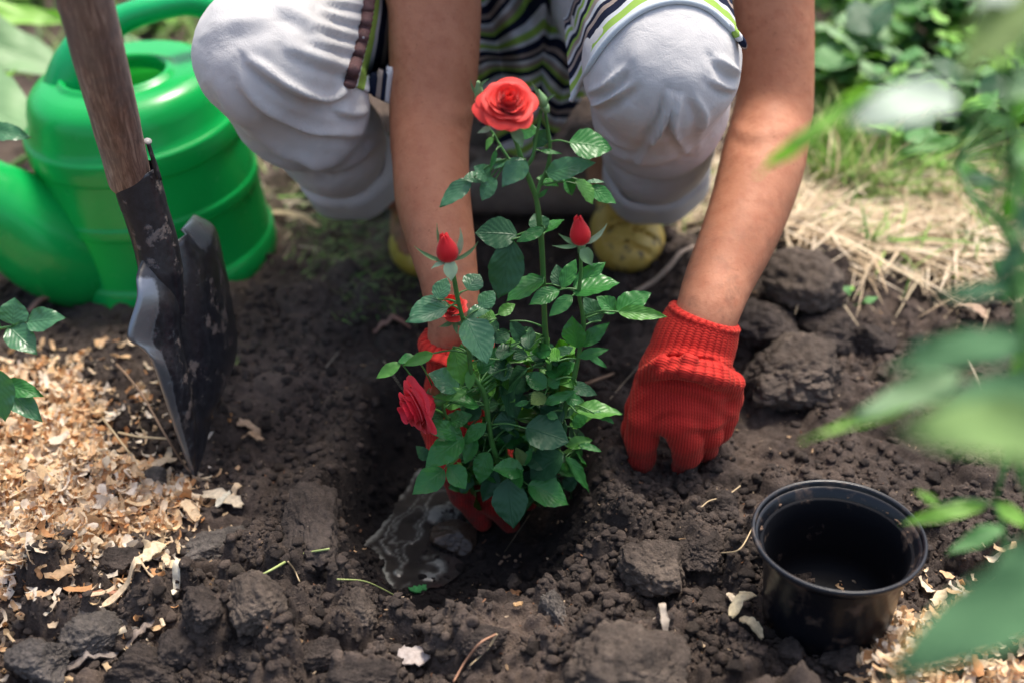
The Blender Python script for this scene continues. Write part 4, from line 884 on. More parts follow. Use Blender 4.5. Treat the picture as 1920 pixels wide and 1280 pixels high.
def body_f(X):
    d = smin(chain(X, ARML+[(shL, .052)], .002), chain(X, ARMR+[(shR, .052)], .002), .002)
    t = smin(capsule(X, shL, shR, .058, .058), capsule(X, chest, hips, .125, .125), .06)
    t = smin(t, capsule(X, chest+np.array([0, -.03, .03]), nk, .062, .048), .03); d = smin(d, t, .03)
    h = ellipsoid(X, hd_, (.068, .088, .098)); h = smin(h, ellipsoid(X, hd_+np.array([0, -.035, -.045]), (.048, .055, .052)), .02)
    h = smin(h, ellipsoid(X, hd_+np.array([0, -.093, -.028]), (.011, .016, .022)), .008)
    for s in (-1, 1):
        h = smin(h, ellipsoid(X, hd_+np.array([s*.070, .005, -.01]), (.009, .019, .027)), .005)
        h = np.maximum(h, -ellipsoid(X, hd_+np.array([s*.030, -.092, -.002]), (.015, .012, .010)))
        h = smin(h, ellipsoid(X, hd_+np.array([s*.030, -.078, -.002]), (.012, .012, .010)), .002)
    h = smin(h, ellipsoid(X, hd_+np.array([0, -.084, -.062]), (.022, .012, .0065)), .005)
    d = smin(d, smin(h, capsule(X, nk, hd_+np.array([0, .03, -.02]), .047, .05), .02), .02)
    for K, A, F_, sx, TX, TX2 in ((KL, AL, FL, -.09, B(560,190,112,1.15), B(620,262,88,1.22)), (KR, AR, FR, .09, B(1238,205,112,1.15), B(1232,270,92,1.22))):
        hp_ = hips+np.array([sx, -.05, .02])
        d = smin(d, capsule(X, hp_, K[0]+np.array([0, .02, 0]), .078, K[1]*.70), .03)
        d = smin(d, chain(X, [(K[0]+np.array([0, .015, 0]), K[1]*.66), (TX[0], TX[1]*.66), (TX2[0], TX2[1]*.66), (A[0], .029), (F_+np.array([0, .035, .035]), .027)], .012), .01)
        d = smin(d, smin(ellipsoid(X, F_+np.array([0, .02, .0]), (.033, .075, .022)), ellipsoid(X, F_+np.array([0, .085, .005]), (.026, .035, .030)), .02), .02)
    return d
V, F = nets(body_f, (-.36, .95, -.05), (.42, 1.86, .79), .0062); V = relax(V, F, 3)
pr = root('person', (0.02, 1.42, 0.0), 'person crouching with rolled pale grey trousers, striped blouse, red knitted gloves and yellow shoes', 'person')
V = creases(V, F, [([(832,206),(858,218),(890,206)], 11, .0022), ([(1372,236),(1400,252),(1440,256)], 11, .0022), ([(1420,250),(1470,246),(1510,236)], 10, .0012)])
bd = part('body', pr, V, F, SKIN)
# eyes, mouth line and hair (mostly outside the picture)
for s in (-1, 1):
    V, F = clod_shape(ico(3), 1, 0, 0); v0, f0 = ico(3); part('iris', bd, v0*.0052+hd_+np.array([s*.030, -.0905, -.002]), f0, plain('brown_iris', (.03, .015, .008), .15, .1)); part('eye', bd, v0*.0105+hd_+np.array([s*.030, -.0835, -.002]), f0, plain('eye_white', (.7, .68, .65), .2, .05))
def hair_f(X):
    d = ellipsoid(X, hd_+np.array([0, .018, .022]), (.080, .092, .096)); d = smin(d, ellipsoid(X, hd_+np.array([0, .095, .03]), (.045, .040, .045)), .02)
    return np.maximum(d, -ellipsoid(X, hd_+np.array([0, -.085, -.045]), (.066, .085, .088)))
V, F = nets(hair_f, hd_-.15, hd_+.17, .005); V += .0018*vnoise(V[:, 0]*260, V[:, 1]*30, V[:, 2]*30)[:, None]*vnormals(V, F)
part('hair', pr, V, F, plain('dark_brown_hair', (.035, .020, .012), .45, .3, 60))

# trousers
m, nt, b = mat('pale_grey_cotton'); Lk = nt.links.new; p = opos(nt)
n1 = noise(nt, 12, 4, .55, p); n2 = noise(nt, 900, 2, .5, p); n3 = noise(nt, 45, 4, .6, p, .5)
Lk(ramp(nt, n1.outputs[0], [(.3, (.60, .59, .60)), (.7, (.70, .69, .69))]).outputs[0], b.inputs['Base Color']); b.inputs['Roughness'].default_value = .75
b.inputs['Sheen Weight'].default_value = .15; b.inputs['Specular IOR Level'].default_value = .3
Lk(bump(nt, n2.outputs[0], .4, .0005, bump(nt, n3.outputs[0], .35, .004)), b.inputs['Normal']); COTTON = m
n5 = noise(nt, 9, 6, .65, p); sm = ramp(nt, n5.outputs[0], [(.60, (0, 0, 0)), (.78, (.35, .35, .35))]).outputs[0]; c0_ = ramp(nt, n1.outputs[0], [(.3, (.54, .53, .525)), (.7, (.62, .61, .60))]).outputs[0]
Lk(mixc(nt, sm, c0_, (.36, .30, .25)), b.inputs['Base Color'])
TL = [KL, B(560,190,112,1.15), B(620,262,88,1.22), B(657,318,76,1.29)]
TR = [KR, B(1238,205,112,1.15), B(1232,270,92,1.22), B(1228,322,86,1.285)]
hpL, hpR = hips+np.array([-.09, -.05, .02]), hips+np.array([.09, -.05, .02])
def trouser_f(T, hp_, sx):
    def f(X):
        d = chain(X, T, .03)
        d = smin(d, capsule(X, hp_, T[0][0]+np.array([0, .02, .008]), .098, T[0][1]*1.0), .02)
        # hollow lower end so the cuff is open
        a, r = T[-1]; q = T[-2][0]; ax = (a-q)/np.linalg.norm(a-q)
        cut = (X[0]-a[0])*ax[0]+(X[1]-a[1])*ax[1]+(X[2]-a[2])*ax[2]
        d = np.maximum(d, cut-.012); d = np.maximum(d, -np.maximum(capsule(X, q, a+ax*.05, T[-2][1]*.6, r*.93), -(cut+.05)))
        return d
    return f
FOLD_L = [([(470,112),(517,146),(562,172),(615,186),(650,172)], 11, .0085), ([(455,158),(487,196),(544,230),(600,249),(700,250)], 10, .0065), ([(540,88),(600,112),(660,132),(710,150)], 12, .004),
          ([(430,215),(500,268),(560,296),(640,306),(715,262)], 16, .006), ([(600,20),(650,36),(690,42)], 7, .003), ([(585,45),(640,62),(685,72)], 7, .003), ([(580,75),(640,90),(680,100)], 7, .0025), ([(610,0),(660,8),(700,14)], 7, .003), ([(402,150),(430,200),(470,240)], 16, .003)]
FOLD_L += [([(400,60),(440,40),(500,36)], 20, .0025), ([(520,10),(560,30),(600,60)], 14, .003), ([(620,200),(660,214),(700,205)], 8, .004), ([(590,330),(640,322),(700,280)], 9, .003), ([(560,285),(600,318),(625,335)], 8, .003)]
FOLD_R = [([(1257,178),(1250,215),(1238,245),(1200,298)], 9, .0075), ([(1274,184),(1266,220),(1264,250),(1284,282)], 8, .0065), ([(1092,204),(1137,189),(1185,160)], 9, .006), ([(1100,176),(1137,160),(1170,128)], 9, .005),
          ([(1345,110),(1372,130),(1392,140)], 9, .005), ([(1200,60),(1190,120),(1205,170)], 22, .002), ([(1150,290),(1220,300),(1300,270)], 18, .005), ([(1300,180),(1320,220),(1310,270)], 9, .004), ([(1110,230),(1150,262),(1200,280)], 10, .004), ([(1330,150),(1360,165),(1384,168)], 7, .004)]
trs = {}
for nm, T, hp_, fl, sx in (('l', TL, hpL, FOLD_L, -1), ('r', TR, hpR, FOLD_R, 1)):
    pts = T+[(hp_, .10)]; lo, hi = box_of(pts, .02); V, F = nets(trouser_f(T, hp_, sx), lo, hi, .0030); V = relax(V, F, 2)
    V = creases(V, F, [(p_, w_*.82, a_*1.12) for p_, w_, a_ in fl]); N = vnormals(V, F)
    V = V+N*(.0028*fbm(V[:, 0]*22, V[:, 1]*22, V[:, 2]*22, s=6+sx))[:, None]
    trs[nm] = (V, F); part('trouser_leg', pr, V, F, COTTON)
def seat_f(X):
    d = None
    for hp_, T in ((hpL, TL), (hpR, TR)):
        q = capsule(X, hp_+np.array([0, .06, -.01]), T[0][0]+np.array([0, .12, .0]), .112, T[0][1]*.9); d = q if d is None else smin(d, q, .04)
    d = smin(d, capsule(X, hips+np.array([-.05, .02, -.03]), hips+np.array([.05, .02, -.03]), .128, .128), .04)
    return np.maximum(d, (1.27-X[1]))
V, F = nets(seat_f, (-.30, 1.24, .0), (.34, 1.86, .46), .007); V = relax(V, F, 2); part('trouser_seat', pr, V, F, COTTON)
# turned-up cuffs, a doubled band round each calf
def cuff(T, name='trouser_cuff', ht=.038, grow=1.06, ps=(0, 0), label=None):
    a, r = T[-1]; q = T[-2][0]; ax = (a-q)/np.linalg.norm(a-q); u = np.cross(ax, [0, 0, 1.]); u /= np.linalg.norm(u); w = np.cross(ax, u); ns = 72; V = []
    prof = [(-ht, 1.02), (-ht+.001, grow+.02), (-ht*.6, grow+.035), (0, grow+.05), (.014, grow+.06), (.0165, grow+.03), (.0150, grow-.04), (-.01, grow-.05)]
    for h, g in prof:
        for k in range(ns):
            t = 2*math.pi*k/ns; wob = 1+.035*math.sin(3*t+1)+.02*math.sin(7*t); V.append(a+ax*(h+.003*math.sin(2*t+ps[0]))+(u*math.cos(t)+w*math.sin(t))*r*g*wob)
    V = np.array(V); V += .0012*np.stack([fbm(V[:, 0]*50, V[:, 1]*50, V[:, 2]*50, s=7)]*3, 1)
    return part(name, pr, V, grid_faces(ns, len(prof), True), COTTON)
cuff(TL, ht=.044, grow=1.19); cuff(TR, grow=1.10, ht=.040)

# blouse: body of the garment, then the hanging front and the side panels with their trim
m, nt, b = mat('striped_blouse'); Lk = nt.links.new
uvn = nt.nodes.new('ShaderNodeUVMap').outputs[0]; sx_ = nt.nodes.new('ShaderNodeSeparateXYZ'); Lk(uvn, sx_.inputs[0])
fr = maths(nt, 'FRACT', sx_.outputs[0])
W_, G_, N__, BG, DB = (.62, .64, .66), (.30, .48, .09), (.008, .013, .035), (.36, .29, .25), (.055, .025, .025)
r_ = ramp(nt, fr, [(0, W_), (.12, G_), (.24, W_), (.32, N__), (.46, BG), (.54, N__), (.62, W_), (.70, BG), (.80, G_), (.88, N__)]); r_.color_ramp.interpolation = 'CONSTANT'
n2 = noise(nt, 700, 2, .5, gpos(nt))
Lk(r_.outputs[0], b.inputs['Base Color']); b.inputs['Roughness'].default_value = .8; b.inputs['Specular IOR Level'].default_value = .2; Lk(bump(nt, n2.outputs[0], .3, .0005), b.inputs['Normal'])
BLOUSE = m; TRIM = plain('brown_trim', (.10, .045, .045), .75, .35, 260, .001); PIPE = plain('pale_piping', (.55, .62, .66), .7, .1)
def shirt_f(X):
    d = smin(capsule(X, shL, shR, .070, .070), capsule(X, chest, hips, .140, .150), .06)
    d = smin(d, capsule(X, chest+np.array([0, -.03, .03]), nk, .07, .054), .02)
    for S, A in ((shL, ARML[-1][0]), (shR, ARMR[-1][0])): d = smin(d, capsule(X, S, S+(A-S)*.42, .066, .062), .02)
    d = np.maximum(d, -capsule(X, nk+np.array([0, .0, -.005]), nk+np.array([0, -.2, .2]), .056, .06))
    return d
V, F = nets(shirt_f, (-.30, 1.1, .03), (.36, 1.86, .72), .0065); V = relax(V, F, 2); V += (.006*fbm(V[:, 0]*12, V[:, 1]*12, V[:, 2]*12, s=19))[:, None]*vnormals(V, F)
bl = part('blouse', pr, V, F, BLOUSE, uv=np.stack([V[:, 0]*18, V[:, 2]*5], 1))
def cloth(fn, nu, nv, uvf, name, m_, parent, thick=.0016):
    P = np.array([[fn(i/(nu-1), j/(nv-1)) for i in range(nu)] for j in range(nv)]).reshape(-1, 3)
    U = np.array([[uvf(i/(nu-1), j/(nv-1)) for i in range(nu)] for j in range(nv)]).reshape(-1, 2)
    F = grid_faces(nu, nv); N = vnormals(P, F); V = np.vstack([P, P-N*thick]); n = len(P); E = []
    for i in range(nu-1): E += [[i, i+n, i+1+n, i+1], [(nv-1)*nu+i, (nv-1)*nu+i+1, (nv-1)*nu+i+1+n, (nv-1)*nu+i+n]]
    for j in range(nv-1): E += [[j*nu, (j+1)*nu, (j+1)*nu+n, j*nu+n], [j*nu+nu-1, j*nu+nu-1+n, (j+1)*nu+nu-1+n, (j+1)*nu+nu-1]]
    return part(name, parent, V, np.vstack([F, F[:, ::-1]+n, np.array(E)]).astype(np.int32), m_, uv=np.vstack([U, U]))
def lap(u, v):
    # hangs between the thighs, gathered into deep V folds
    x0, x1 = 868, 1165-40*v; px = x0+(x1-x0)*u; py = -260+(300+255*(.55+.45*math.sin(math.pi*min(1, u*1.15))))*v
    V_ = abs(u-.55)*2; fold = math.sin((V_*1.1+v*1.3)*9)+.6*math.sin(u*17+v*4)
    return PY(px, py, 1.34+.05*(1-v)-.028*math.sin(math.pi*u)*(1-v)+.015*fold*(.3+.7*math.sin(math.pi*min(1, v*.9+.1))))
def lapuv(u, v):
    V_ = abs(u-.55)*1.6; w = 1/(1+math.exp(-(v-.42)*9)); a = u*3.4; c = (v*4.4-V_*1.9+.35*math.sin(u*6))
    return (a*(1-w)*.0+c*(1-.0)+.28*float(vnoise(u*4, v*5, 0, 3)), v)
cloth(lap, 110, 130, lapuv, 'blouse_front', BLOUSE, bl)
bvh = {}
for nm in trs: bvh[nm] = BVHTree.FromPolygons([tuple(v) for v in trs[nm][0]], [tuple(f) for f in trs[nm][1].tolist()])
def on(nm, px, py, lift, fallback):
    r = Vector(ray(px, py)).normalized(); h = bvh[nm].ray_cast(Vector(O), r)
    return np.array(h[0])-np.array(r)*lift if h[0] is not None else PY(px, py, fallback)
def side(u, v):
    e0 = catmull([(694,-60,0),(692,10,0),(682,60,0),(668,110,0),(656,158,0)], 41)[int(v*40)]; x1 = 760
    px = e0[0]+(x1-e0[0])*u; py = e0[1]+(u*(52 if v > .5 else 20))*v
    p_ = on('l', min(px, 728), py, .006+.004*math.sin(u*9+v*3), 1.16); return p_+np.array([(px-min(px, 728))*.00045, .0006*max(px-728, 0), 0])
cloth(side, 26, 41, lambda u, v: (u*.95+.02, v), 'blouse_side', BLOUSE, bl)
TP = [on('l', *p_, .010, 1.15) for p_ in catmull([(700,-60,0),(692,5,0),(684,55,0),(670,108,0),(656,160,0)], 24)[:, :2]]
V, F = tube(TP, .0052, 10, 60, flat=.5); V += .0006*np.sin(np.arange(len(V))//10*1.9)[:, None]; part('brown_trim', bl, V, F, TRIM)
# right thigh: the blouse's edge with pale piping lies over the top of the knee
E_ = [(1070,190),(1092,150),(1112,112),(1150,62),(1200,22),(1262,2),(1320,12),(1356,40),(1384,72)]
ed = catmull([(a, b_, 0) for a, b_ in E_], 60)[:, :2]
EP = np.array([on('r', a, b_, .004, 1.12) for a, b_ in ed])
for _ in range(6): EP[1:-1] = (EP[:-2]+EP[1:-1]*2+EP[2:])/4
V, F = tube(EP, .0024, 8, 90); part('piping', bl, V, F, PIPE)
V = []
for i, p_ in enumerate(EP):
    for j in range(10):
        t = j/9; V.append(p_+np.array([-.004*t, .10*t+.003*math.sin(i*.5)*t, .055*t-.02*t*t+.004*math.sin(i*.9+j)*t]))
part('blouse_hem', bl, V, grid_faces(10, len(EP)), BLOUSE, uv=np.array([(j/9*1.7+.03*math.sin(i*.3), i/60) for i in range(len(EP)) for j in range(10)]))
# small end of tied cloth showing beside the right arm
k0 = on('r', 1378, 62, .006, 1.10)
V, F = tube([k0+np.array([-.006, 0, .008]), k0, k0+np.array([.006, -.001, -.007]), k0+np.array([.008, 0, -.012])], [.004, .0065, .0062, .004], 10, 12, flat=.5)
part('tie_end', bl, V, F, BLOUSE, uv=np.stack([np.linspace(0, .6, len(V)), np.zeros(len(V))], 1))

# shoes: soft yellow leather flats with a strap over the instep
m, nt, b = mat('worn_yellow_leather'); Lk = nt.links.new; p = opos(nt); n1 = noise(nt, 60, 6, .7, p); n2 = noise(nt, 26, 4, .6, p)
c = ramp(nt, n2.outputs[0], [(.35, (.55, .36, .05)), (.65, (.72, .53, .15))]).outputs[0]
c = mixc(nt, ramp(nt, n1.outputs[0], [(.565, (0, 0, 0)), (.64, (.85, .85, .85))]).outputs[0], c, (.10, .075, .05)); Lk(c, b.inputs['Base Color'])
b.inputs['Roughness'].default_value = .5; Lk(bump(nt, n1.outputs[0], .4, .001), b.inputs['Normal']); YEL = m
DARK = plain('shoe_lining', (.03, .02, .016), .8, .2)
def shoe(toe, heel, w=.040, label=None):
    toe, heel = np.array(toe), np.array(heel); ax = toe-heel; Ls = np.linalg.norm(ax); ax /= Ls; s = np.cross(ax, [0, 0, 1.]); up_ = np.array([0, 0, 1.])
    ball = toe-ax*.040
    def f(X):
        def el(c, r): return ellipsoid(X, c, r, np.stack([s, ax, up_], 1))
        d = smin(el(ball+up_*.018, (w, .052, .027)), el(heel+ax*.02+up_*.020, (w*.72, .038, .028)), .03)
        d = smin(d, capsule(X, ball+up_*.014, heel+ax*.03+up_*.016, w*.8, w*.62), .02)
        d = np.maximum(d, (.0-X[2]+heel[2]*1.0)-.004+X[0]*0)
        cut = el(heel+ax*(Ls*.44)+up_*.056, (w*.70, .070, .046)); d = np.maximum(d, -cut)
        for q1, z1, a1, q2, z2, a2 in ((-.8, .030, .028, -.05, .040, .022), (-.55, .022, .042, .05, .032, .040), (.1, .044, .012, .6, .036, .014), (.2, .034, .034, .62, .026, .026)): d = np.maximum(d, -(capsule(X, ball+s*w*q1+up_*z1+ax*a1, ball+s*w*q2+up_*z2+ax*a2, .0035, .0045)))
        st = np.abs(np.sqrt(((X[0]-(ball-ax*.036+up_*.010)[0]))**2+(X[2]-(ball[2]+.010))**2+0*X[1])-w*.93)-.0032
        bd_ = np.abs((X[0]-(ball-ax*.040)[0])*ax[0]+(X[1]-(ball-ax*.040)[1])*ax[1])-.009
        return np.minimum(d, np.maximum(st, bd_))
    lo, hi = np.minimum(toe, heel)-.07, np.maximum(toe, heel)+.08; lo[2] = min(toe[2], heel[2])-.015
    V, F = nets(f, lo, hi, .0026); V = relax(V, F, 1); N = vnormals(V, F); V += N*(.0009*fbm(V[:, 0]*60, V[:, 1]*60, V[:, 2]*60, s=2))[:, None]
    return part('shoe', pr, V, F, YEL)
t_ = GP(1186, 512); h_ = GP(1146, 385)+np.array([-.0, .05, .012]); shoe(t_, h_, .0355)
t_ = GP(796, 522); h_ = np.array([-.093, 1.46, t_[2]+.005]); shoe(t_, h_, .037)

# gloves: knitted cotton, five fingers each
m, nt, b = mat('red_knit'); Lk = nt.links.new
uvn = nt.nodes.new('ShaderNodeUVMap').outputs[0]; sx_ = nt.nodes.new('ShaderNodeSeparateXYZ'); Lk(uvn, sx_.inputs[0])
u, v = sx_.outputs[0], sx_.outputs[1]
su = maths(nt, 'SINE', maths(nt, 'MULTIPLY', u, 6.2832)); au = maths(nt, 'ABSOLUTE', maths(nt, 'SINE', maths(nt, 'MULTIPLY', u, 3.1416)))
sv = maths(nt, 'SINE', maths(nt, 'MULTIPLY', maths(nt, 'ADD', maths(nt, 'MULTIPLY', v, 1.0), maths(nt, 'MULTIPLY', au, .45)), 6.2832))
n1 = noise(nt, 30, 4, .6, opos(nt)); n2 = noise(nt, 1400, 2, .6, opos(nt))
hgt = maths(nt, 'ADD', maths(nt, 'MULTIPLY', au, 1.0), maths(nt, 'MULTIPLY', sv, .22)); hgt = maths(nt, 'ADD', hgt, maths(nt, 'MULTIPLY', n2.outputs[0], .5))
c = mixc(nt, n1.outputs[0], (.50, .020, .016), (.68, .050, .036)); c = mixc(nt, maths(nt, 'MULTIPLY', maths(nt, 'SUBTRACT', 1.0, au, clamp=True), .75), c, (.26, .004, .006))
zz = nt.nodes.new('ShaderNodeSeparateXYZ'); Lk(gpos(nt), zz.inputs[0]); n6 = noise(nt, 38, 6, .7, opos(nt))
dirt = maths(nt, 'MULTIPLY', maths(nt, 'MULTIPLY_ADD', zz.outputs[2], -22.0, 1.0, clamp=True), ramp(nt, n6.outputs[0], [(.36, (0, 0, 0)), (.60, (.85, .85, .85))]).outputs[0])
c = mixc(nt, dirt, c, (.085, .04, .032))
Lk(c, b.inputs['Base Color']); b.inputs['Roughness'].default_value = .85; b.inputs['Specular IOR Level'].default_value = .15
b.inputs['Sheen Weight'].default_value = .35; b.inputs['Sheen Roughness'].default_value = .5; b.inputs['Sheen Tint'].default_value = (1, .30, .20, 1)
Lk(bump(nt, hgt, .7, .0008), b.inputs['Normal']); KNIT = m
def glove(bones, cuffb, roll, h, folds, lat, rib_n, side_d):
    """bones: chains of (point, radius); cuffb: ribbed wrist chain"""
    allp = [q for ch in bones for q in ch]+cuffb; lo, hi = box_of(allp, .012)
    def f(X):
        d = None
        for ci_, ch in enumerate(bones):
            q = chain(X, ch[:3], .006) if ci_ < 4 else chain(X, ch, .006); k = .0115 if ci_ < 4 else .0052; d = q if d is None else smin(d, q, k)
        for ci_, ch in enumerate(bones[:4]): d = smin(d, chain(X, ch[2:], .006), .0012)
        d = smin(d, chain(X, cuffb, .01), .012)
        if roll: d = smin(d, chain(X, roll, .004), .006)
        a, r = cuffb[0]; q = cuffb[1][0]; ax = (a-q)/np.linalg.norm(a-q)
        cut = (X[0]-a[0])*ax[0]+(X[1]-a[1])*ax[1]+(X[2]-a[2])*ax[2]
        d = np.maximum(d, cut-.002); return np.maximum(d, -np.maximum(capsule(X, q, a+ax*.05, r*.80, r*.86), -(cut+.030)))
    V, F = nets(f, lo, hi, h); V = relax(V, F, 1); V = creases(V, F, folds)
    # knit coordinates: columns run along each finger and up the hand
    lat = np.array(lat)/np.linalg.norm(lat); best = np.full(len(V), 1e9); U = np.zeros((len(V), 2)); segs = [(ch[i], ch[i+1], ci, i) for ci, ch in enumerate(bones) for i in range(len(ch)-1)]
    a0, r0 = cuffb[0]; b0, r1 = cuffb[-1]; cax = (b0-a0)/np.linalg.norm(b0-a0)
    for (a, ra), (b_, rb), ci, i in segs:
        ab = b_-a; L_ = ab.dot(ab); t = np.clip((V-a)@ab/L_, 0, 1); d = np.linalg.norm(V-a-t[:, None]*ab, axis=1)-(ra+(rb-ra)*t)
        k = d < best; best = np.where(k, d, best)
        U[k, 0] = ((V-np.array(b0))@lat)[k]; U[k, 1] = ((V-b0)@cax)[k]
    tc = (V-a0)@cax; Lc_ = np.linalg.norm(b0-a0); e = np.cross(cax, lat); rel = V-a0-tc[:, None]*cax; ang = np.arctan2(rel@e, rel@lat)
    inc = sstep(1.02, .92, tc/Lc_); rad = np.linalg.norm(rel, axis=1); N = vnormals(V, F); inc = inc*sstep(r1*1.9, r1*1.5, rad)
    V = V+N*(inc*.0007*np.cos(ang*rib_n)*sstep(.0, .006, tc))[:, None]
    uv = np.stack([U[:, 0]/.0024, U[:, 1]/.0026], 1)
    rel_u = ang*rib_n/6.2832; kk = inc > .5; uv[kk, 0] = rel_u[kk]*1.0; uv[kk, 1] = tc[kk]/.0022
    return V, F, uv
def Bs(L): return [B(*q) for q in L]
# raised glove, fingertips pressing into the soil
FR_ = [Bs([(1238,700,40,.985),(1226,745,40,.968),(1210,785,35,.957),(1203,822,30,.958),(1202,855,26,.963),(1203,888,17,.970),(1204,905,12,.975)]),
       Bs([(1272,700,42,.98),(1268,750,42,.960),(1270,790,37,.947),(1286,822,31,.948),(1289,848,27,.953),(1280,874,18,.960),(1275,890,12,.966)]),
       Bs([(1312,705,42,.985),(1312,755,42,.965),(1318,790,34,.958),(1328,815,26,.960),(1326,842,18,.966),(1321,856,12,.970)]),
       Bs([(1343,715,40,.995),(1348,755,38,.980),(1353,780,31,.975),(1347,803,25,.976),(1338,822,18,.978)]),
       Bs([(1222,715,34,1.0),(1198,765,24,.99),(1186,805,20,.985),(1190,838,17,.98)])]
cf = Bs([(1321,592,68,1.0),(1303,640,72,.993),(1288,688,79,.985)])
roll = Bs([(1208,702,16,.968),(1240,690,20,.953),(1290,690,22,.943),(1345,706,22,.953),(1376,718,19,.968),(1374,745,20,.978)])
FG = [([(1190,762),(1240,722),(1310,738),(1375,778)], 9, .0030), ([(1205,690),(1260,664),(1330,672),(1380,690)], 9, .0035), ([(1200,800),(1250,770),(1320,775)], 7, .0012), ([(1285,800),(1340,800),(1378,770)], 7, .0018), ([(1300,720),(1345,745),(1385,735)], 8, .0020)]
V, F, uv = glove(FR_, cf, roll, .00175, FG, (1, .0, .0), 34, None)
gl = part('glove', pr, V, F, KNIT, uv=uv); gl['label'] = 'red knitted glove raised over the soil, its fingertips pressing down'
def ring_roll(cf, r, n, amp, seed, g=1.0):
    a, ra = cf[0]; q = cf[1][0]; ax = (a-q)/np.linalg.norm(a-q); u = np.cross(ax, [0, 1., 0]); u /= np.linalg.norm(u); w = np.cross(ax, u)
    P = [a-ax*.002+(u*math.cos(t)+w*math.sin(t))*ra*g*(1+amp*math.sin(3*t+seed)) for t in np.linspace(0, 2*math.pi, n)]
    V, F = tube(P, r, 10, n*3, caps=False); V += (.0006*np.sin(np.arange(len(V))//10*2.2))[:, None]*np.array([0, 0, 1]); return V, F
V, F = ring_roll(cf, .0030, 20, .02, 0, .96); part('cuff_edge', gl, V, F, KNIT, uv=np.stack([np.arange(len(V))//10*.55, (np.arange(len(V)) % 10)*.2], 1))
# lower glove, holding the root ball behind the rose
FL_ = [Bs([(838,730,36,1.0),(836,800,36,.99),(845,868,30,.975),(868,925,24,.965),(905,978,18,.958)]),
       Bs([(862,730,38,.995),(868,800,38,.985),(884,875,31,.970),(918,935,25,.960),(958,982,18,.955)]),
       Bs([(885,735,36,1.0),(900,800,36,.99),(925,870,30,.978),(958,905,24,.968),(990,938,19,.962)]),
       Bs([(898,740,30,1.01),(918,800,30,1.0),(950,850,26,.99),(980,885,21,.985),(1002,905,17,.98)]),
       Bs([(826,740,28,1.0),(812,800,22,.985),(822,850,19,.97),(850,890,17,.955)])]
cfl = Bs([(856,632,54,1.0),(858,680,52,1.0),(862,725,58,1.0)])
V, F, uv = glove(FL_, cfl, Bs([(812,662,16,.97),(850,672,18,.962),(900,664,16,.968)]), .002, [([(815,760),(860,750),(905,770)], 9, .003)], (1, 0, 0), 30, None)
gl2 = part('glove', pr, V, F, KNIT, uv=uv); gl2['label'] = 'red knitted glove with thick folded cuff, reaching into the hole behind the rose'
L_ = [ring_roll(cfl, .0085, 20, .03, 1, 1.0)]; a, ra = cfl[0]; q = cfl[1][0]; ax = (a-q)/np.linalg.norm(a-q)
V, F = joinVF(L_); V -= ax*.004; part('cuff_edge', gl2, V, F, KNIT, uv=np.stack([np.arange(len(V))//10*.5, (np.arange(len(V)) % 10)*.8], 1))
# ------------------------------------------------------------------ leaves
def WMX(a): t = a/(a+1.05); return t**a*(1-t)**1.05
def leaf_geo(p0, p1, w_px, nrm=None, droop=.16, fold=.22, wave=.04, teeth=26, seed=0, ns=26, nh=4, apparent=True, shape=.62, cup=.0, stalk=None, sag=None):
    """toothed leaf from base p0 to tip p1 (world); w_px its breadth as it shows"""
    rs = np.random.RandomState(seed); p0 = np.asarray(p0, float); p1 = np.asarray(p1, float); ax = p1-p0; L = np.linalg.norm(ax); ax /= L
    if nrm is None:
        nrm = np.array([rs.randn()*.35, -.55+rs.randn()*.25, .85])
    n = nrm-ax*nrm.dot(ax); n /= np.linalg.norm(n); s = np.cross(n, ax)
    W = w_px*mpp((p0+p1)/2)
    if apparent:
        sc = np.array([s[0], s[1]*ST+s[2]*CT]); ac = np.array([ax[0], ax[1]*ST+ax[2]*CT]); ac /= np.linalg.norm(ac)+1e-9
        W = W/max(.62, abs(sc[0]*ac[1]-sc[1]*ac[0]))
    V = []; UV = []; tw = rs.uniform(-.25, .25)
    for i in range(ns+1):
        t = i/ns; w = (t**shape)*((1-t)**1.05)/WMX(shape); w = max(w, .02)*W/2
        tooth = 1+.075*(1-((t*teeth/1.0) % 1.0))*(.1 < t < .97)
        for j in range(-nh, nh+1):
            v = j/nh; e = tooth if abs(j) == nh else 1
            y = v*w*e; z = fold*abs(y)*(1-.3*t)-droop*L*t*t+wave*L*math.sin(t*9+seed+v*2)*abs(v)**1.5+.010*L*math.sin(t*28+abs(v)*3)*abs(v)-cup*w*v*v
            z += tw*y*t; y2 = y*(1-.10*fold)
            V.append(p0+ax*(t*L)+s*y2+n*z+n*droop*L*t*1.0); UV.append((t, v))
    V = np.array(V); F = grid_faces(2*nh+1, ns+1); return V, F, np.array(UV), s, n, ax
def rleaf(parent, p0, p1, w, mat_, seed, attach=None, name='leaf', **k):
    V, F, UV, s, n, ax = leaf_geo(p0, p1, w, seed=seed, **k)
    mats_ = [mat_, STEM]; Fl = F.tolist(); mi = [0]*len(Fl)
    if attach is not None:
        a = np.asarray(attach, float); p0 = np.asarray(p0, float); d = np.linalg.norm(a-p0)
        P = [a, (a*.5+p0*.5)+np.array([0, 0, .10*d]), p0, p0+ax*.001]; v2, f2 = tube(P, [.0009, .0007, .0006, .0005], 6, 9); o = len(V)
        V = np.vstack([V, v2]); UV = np.vstack([UV, np.zeros((len(v2), 2))]); Fl += [[x+o for x in f] for f in f2]; mi += [1]*len(f2)
    return part(name, parent, V, Fl, mats_, uv=UV, midx=mi)
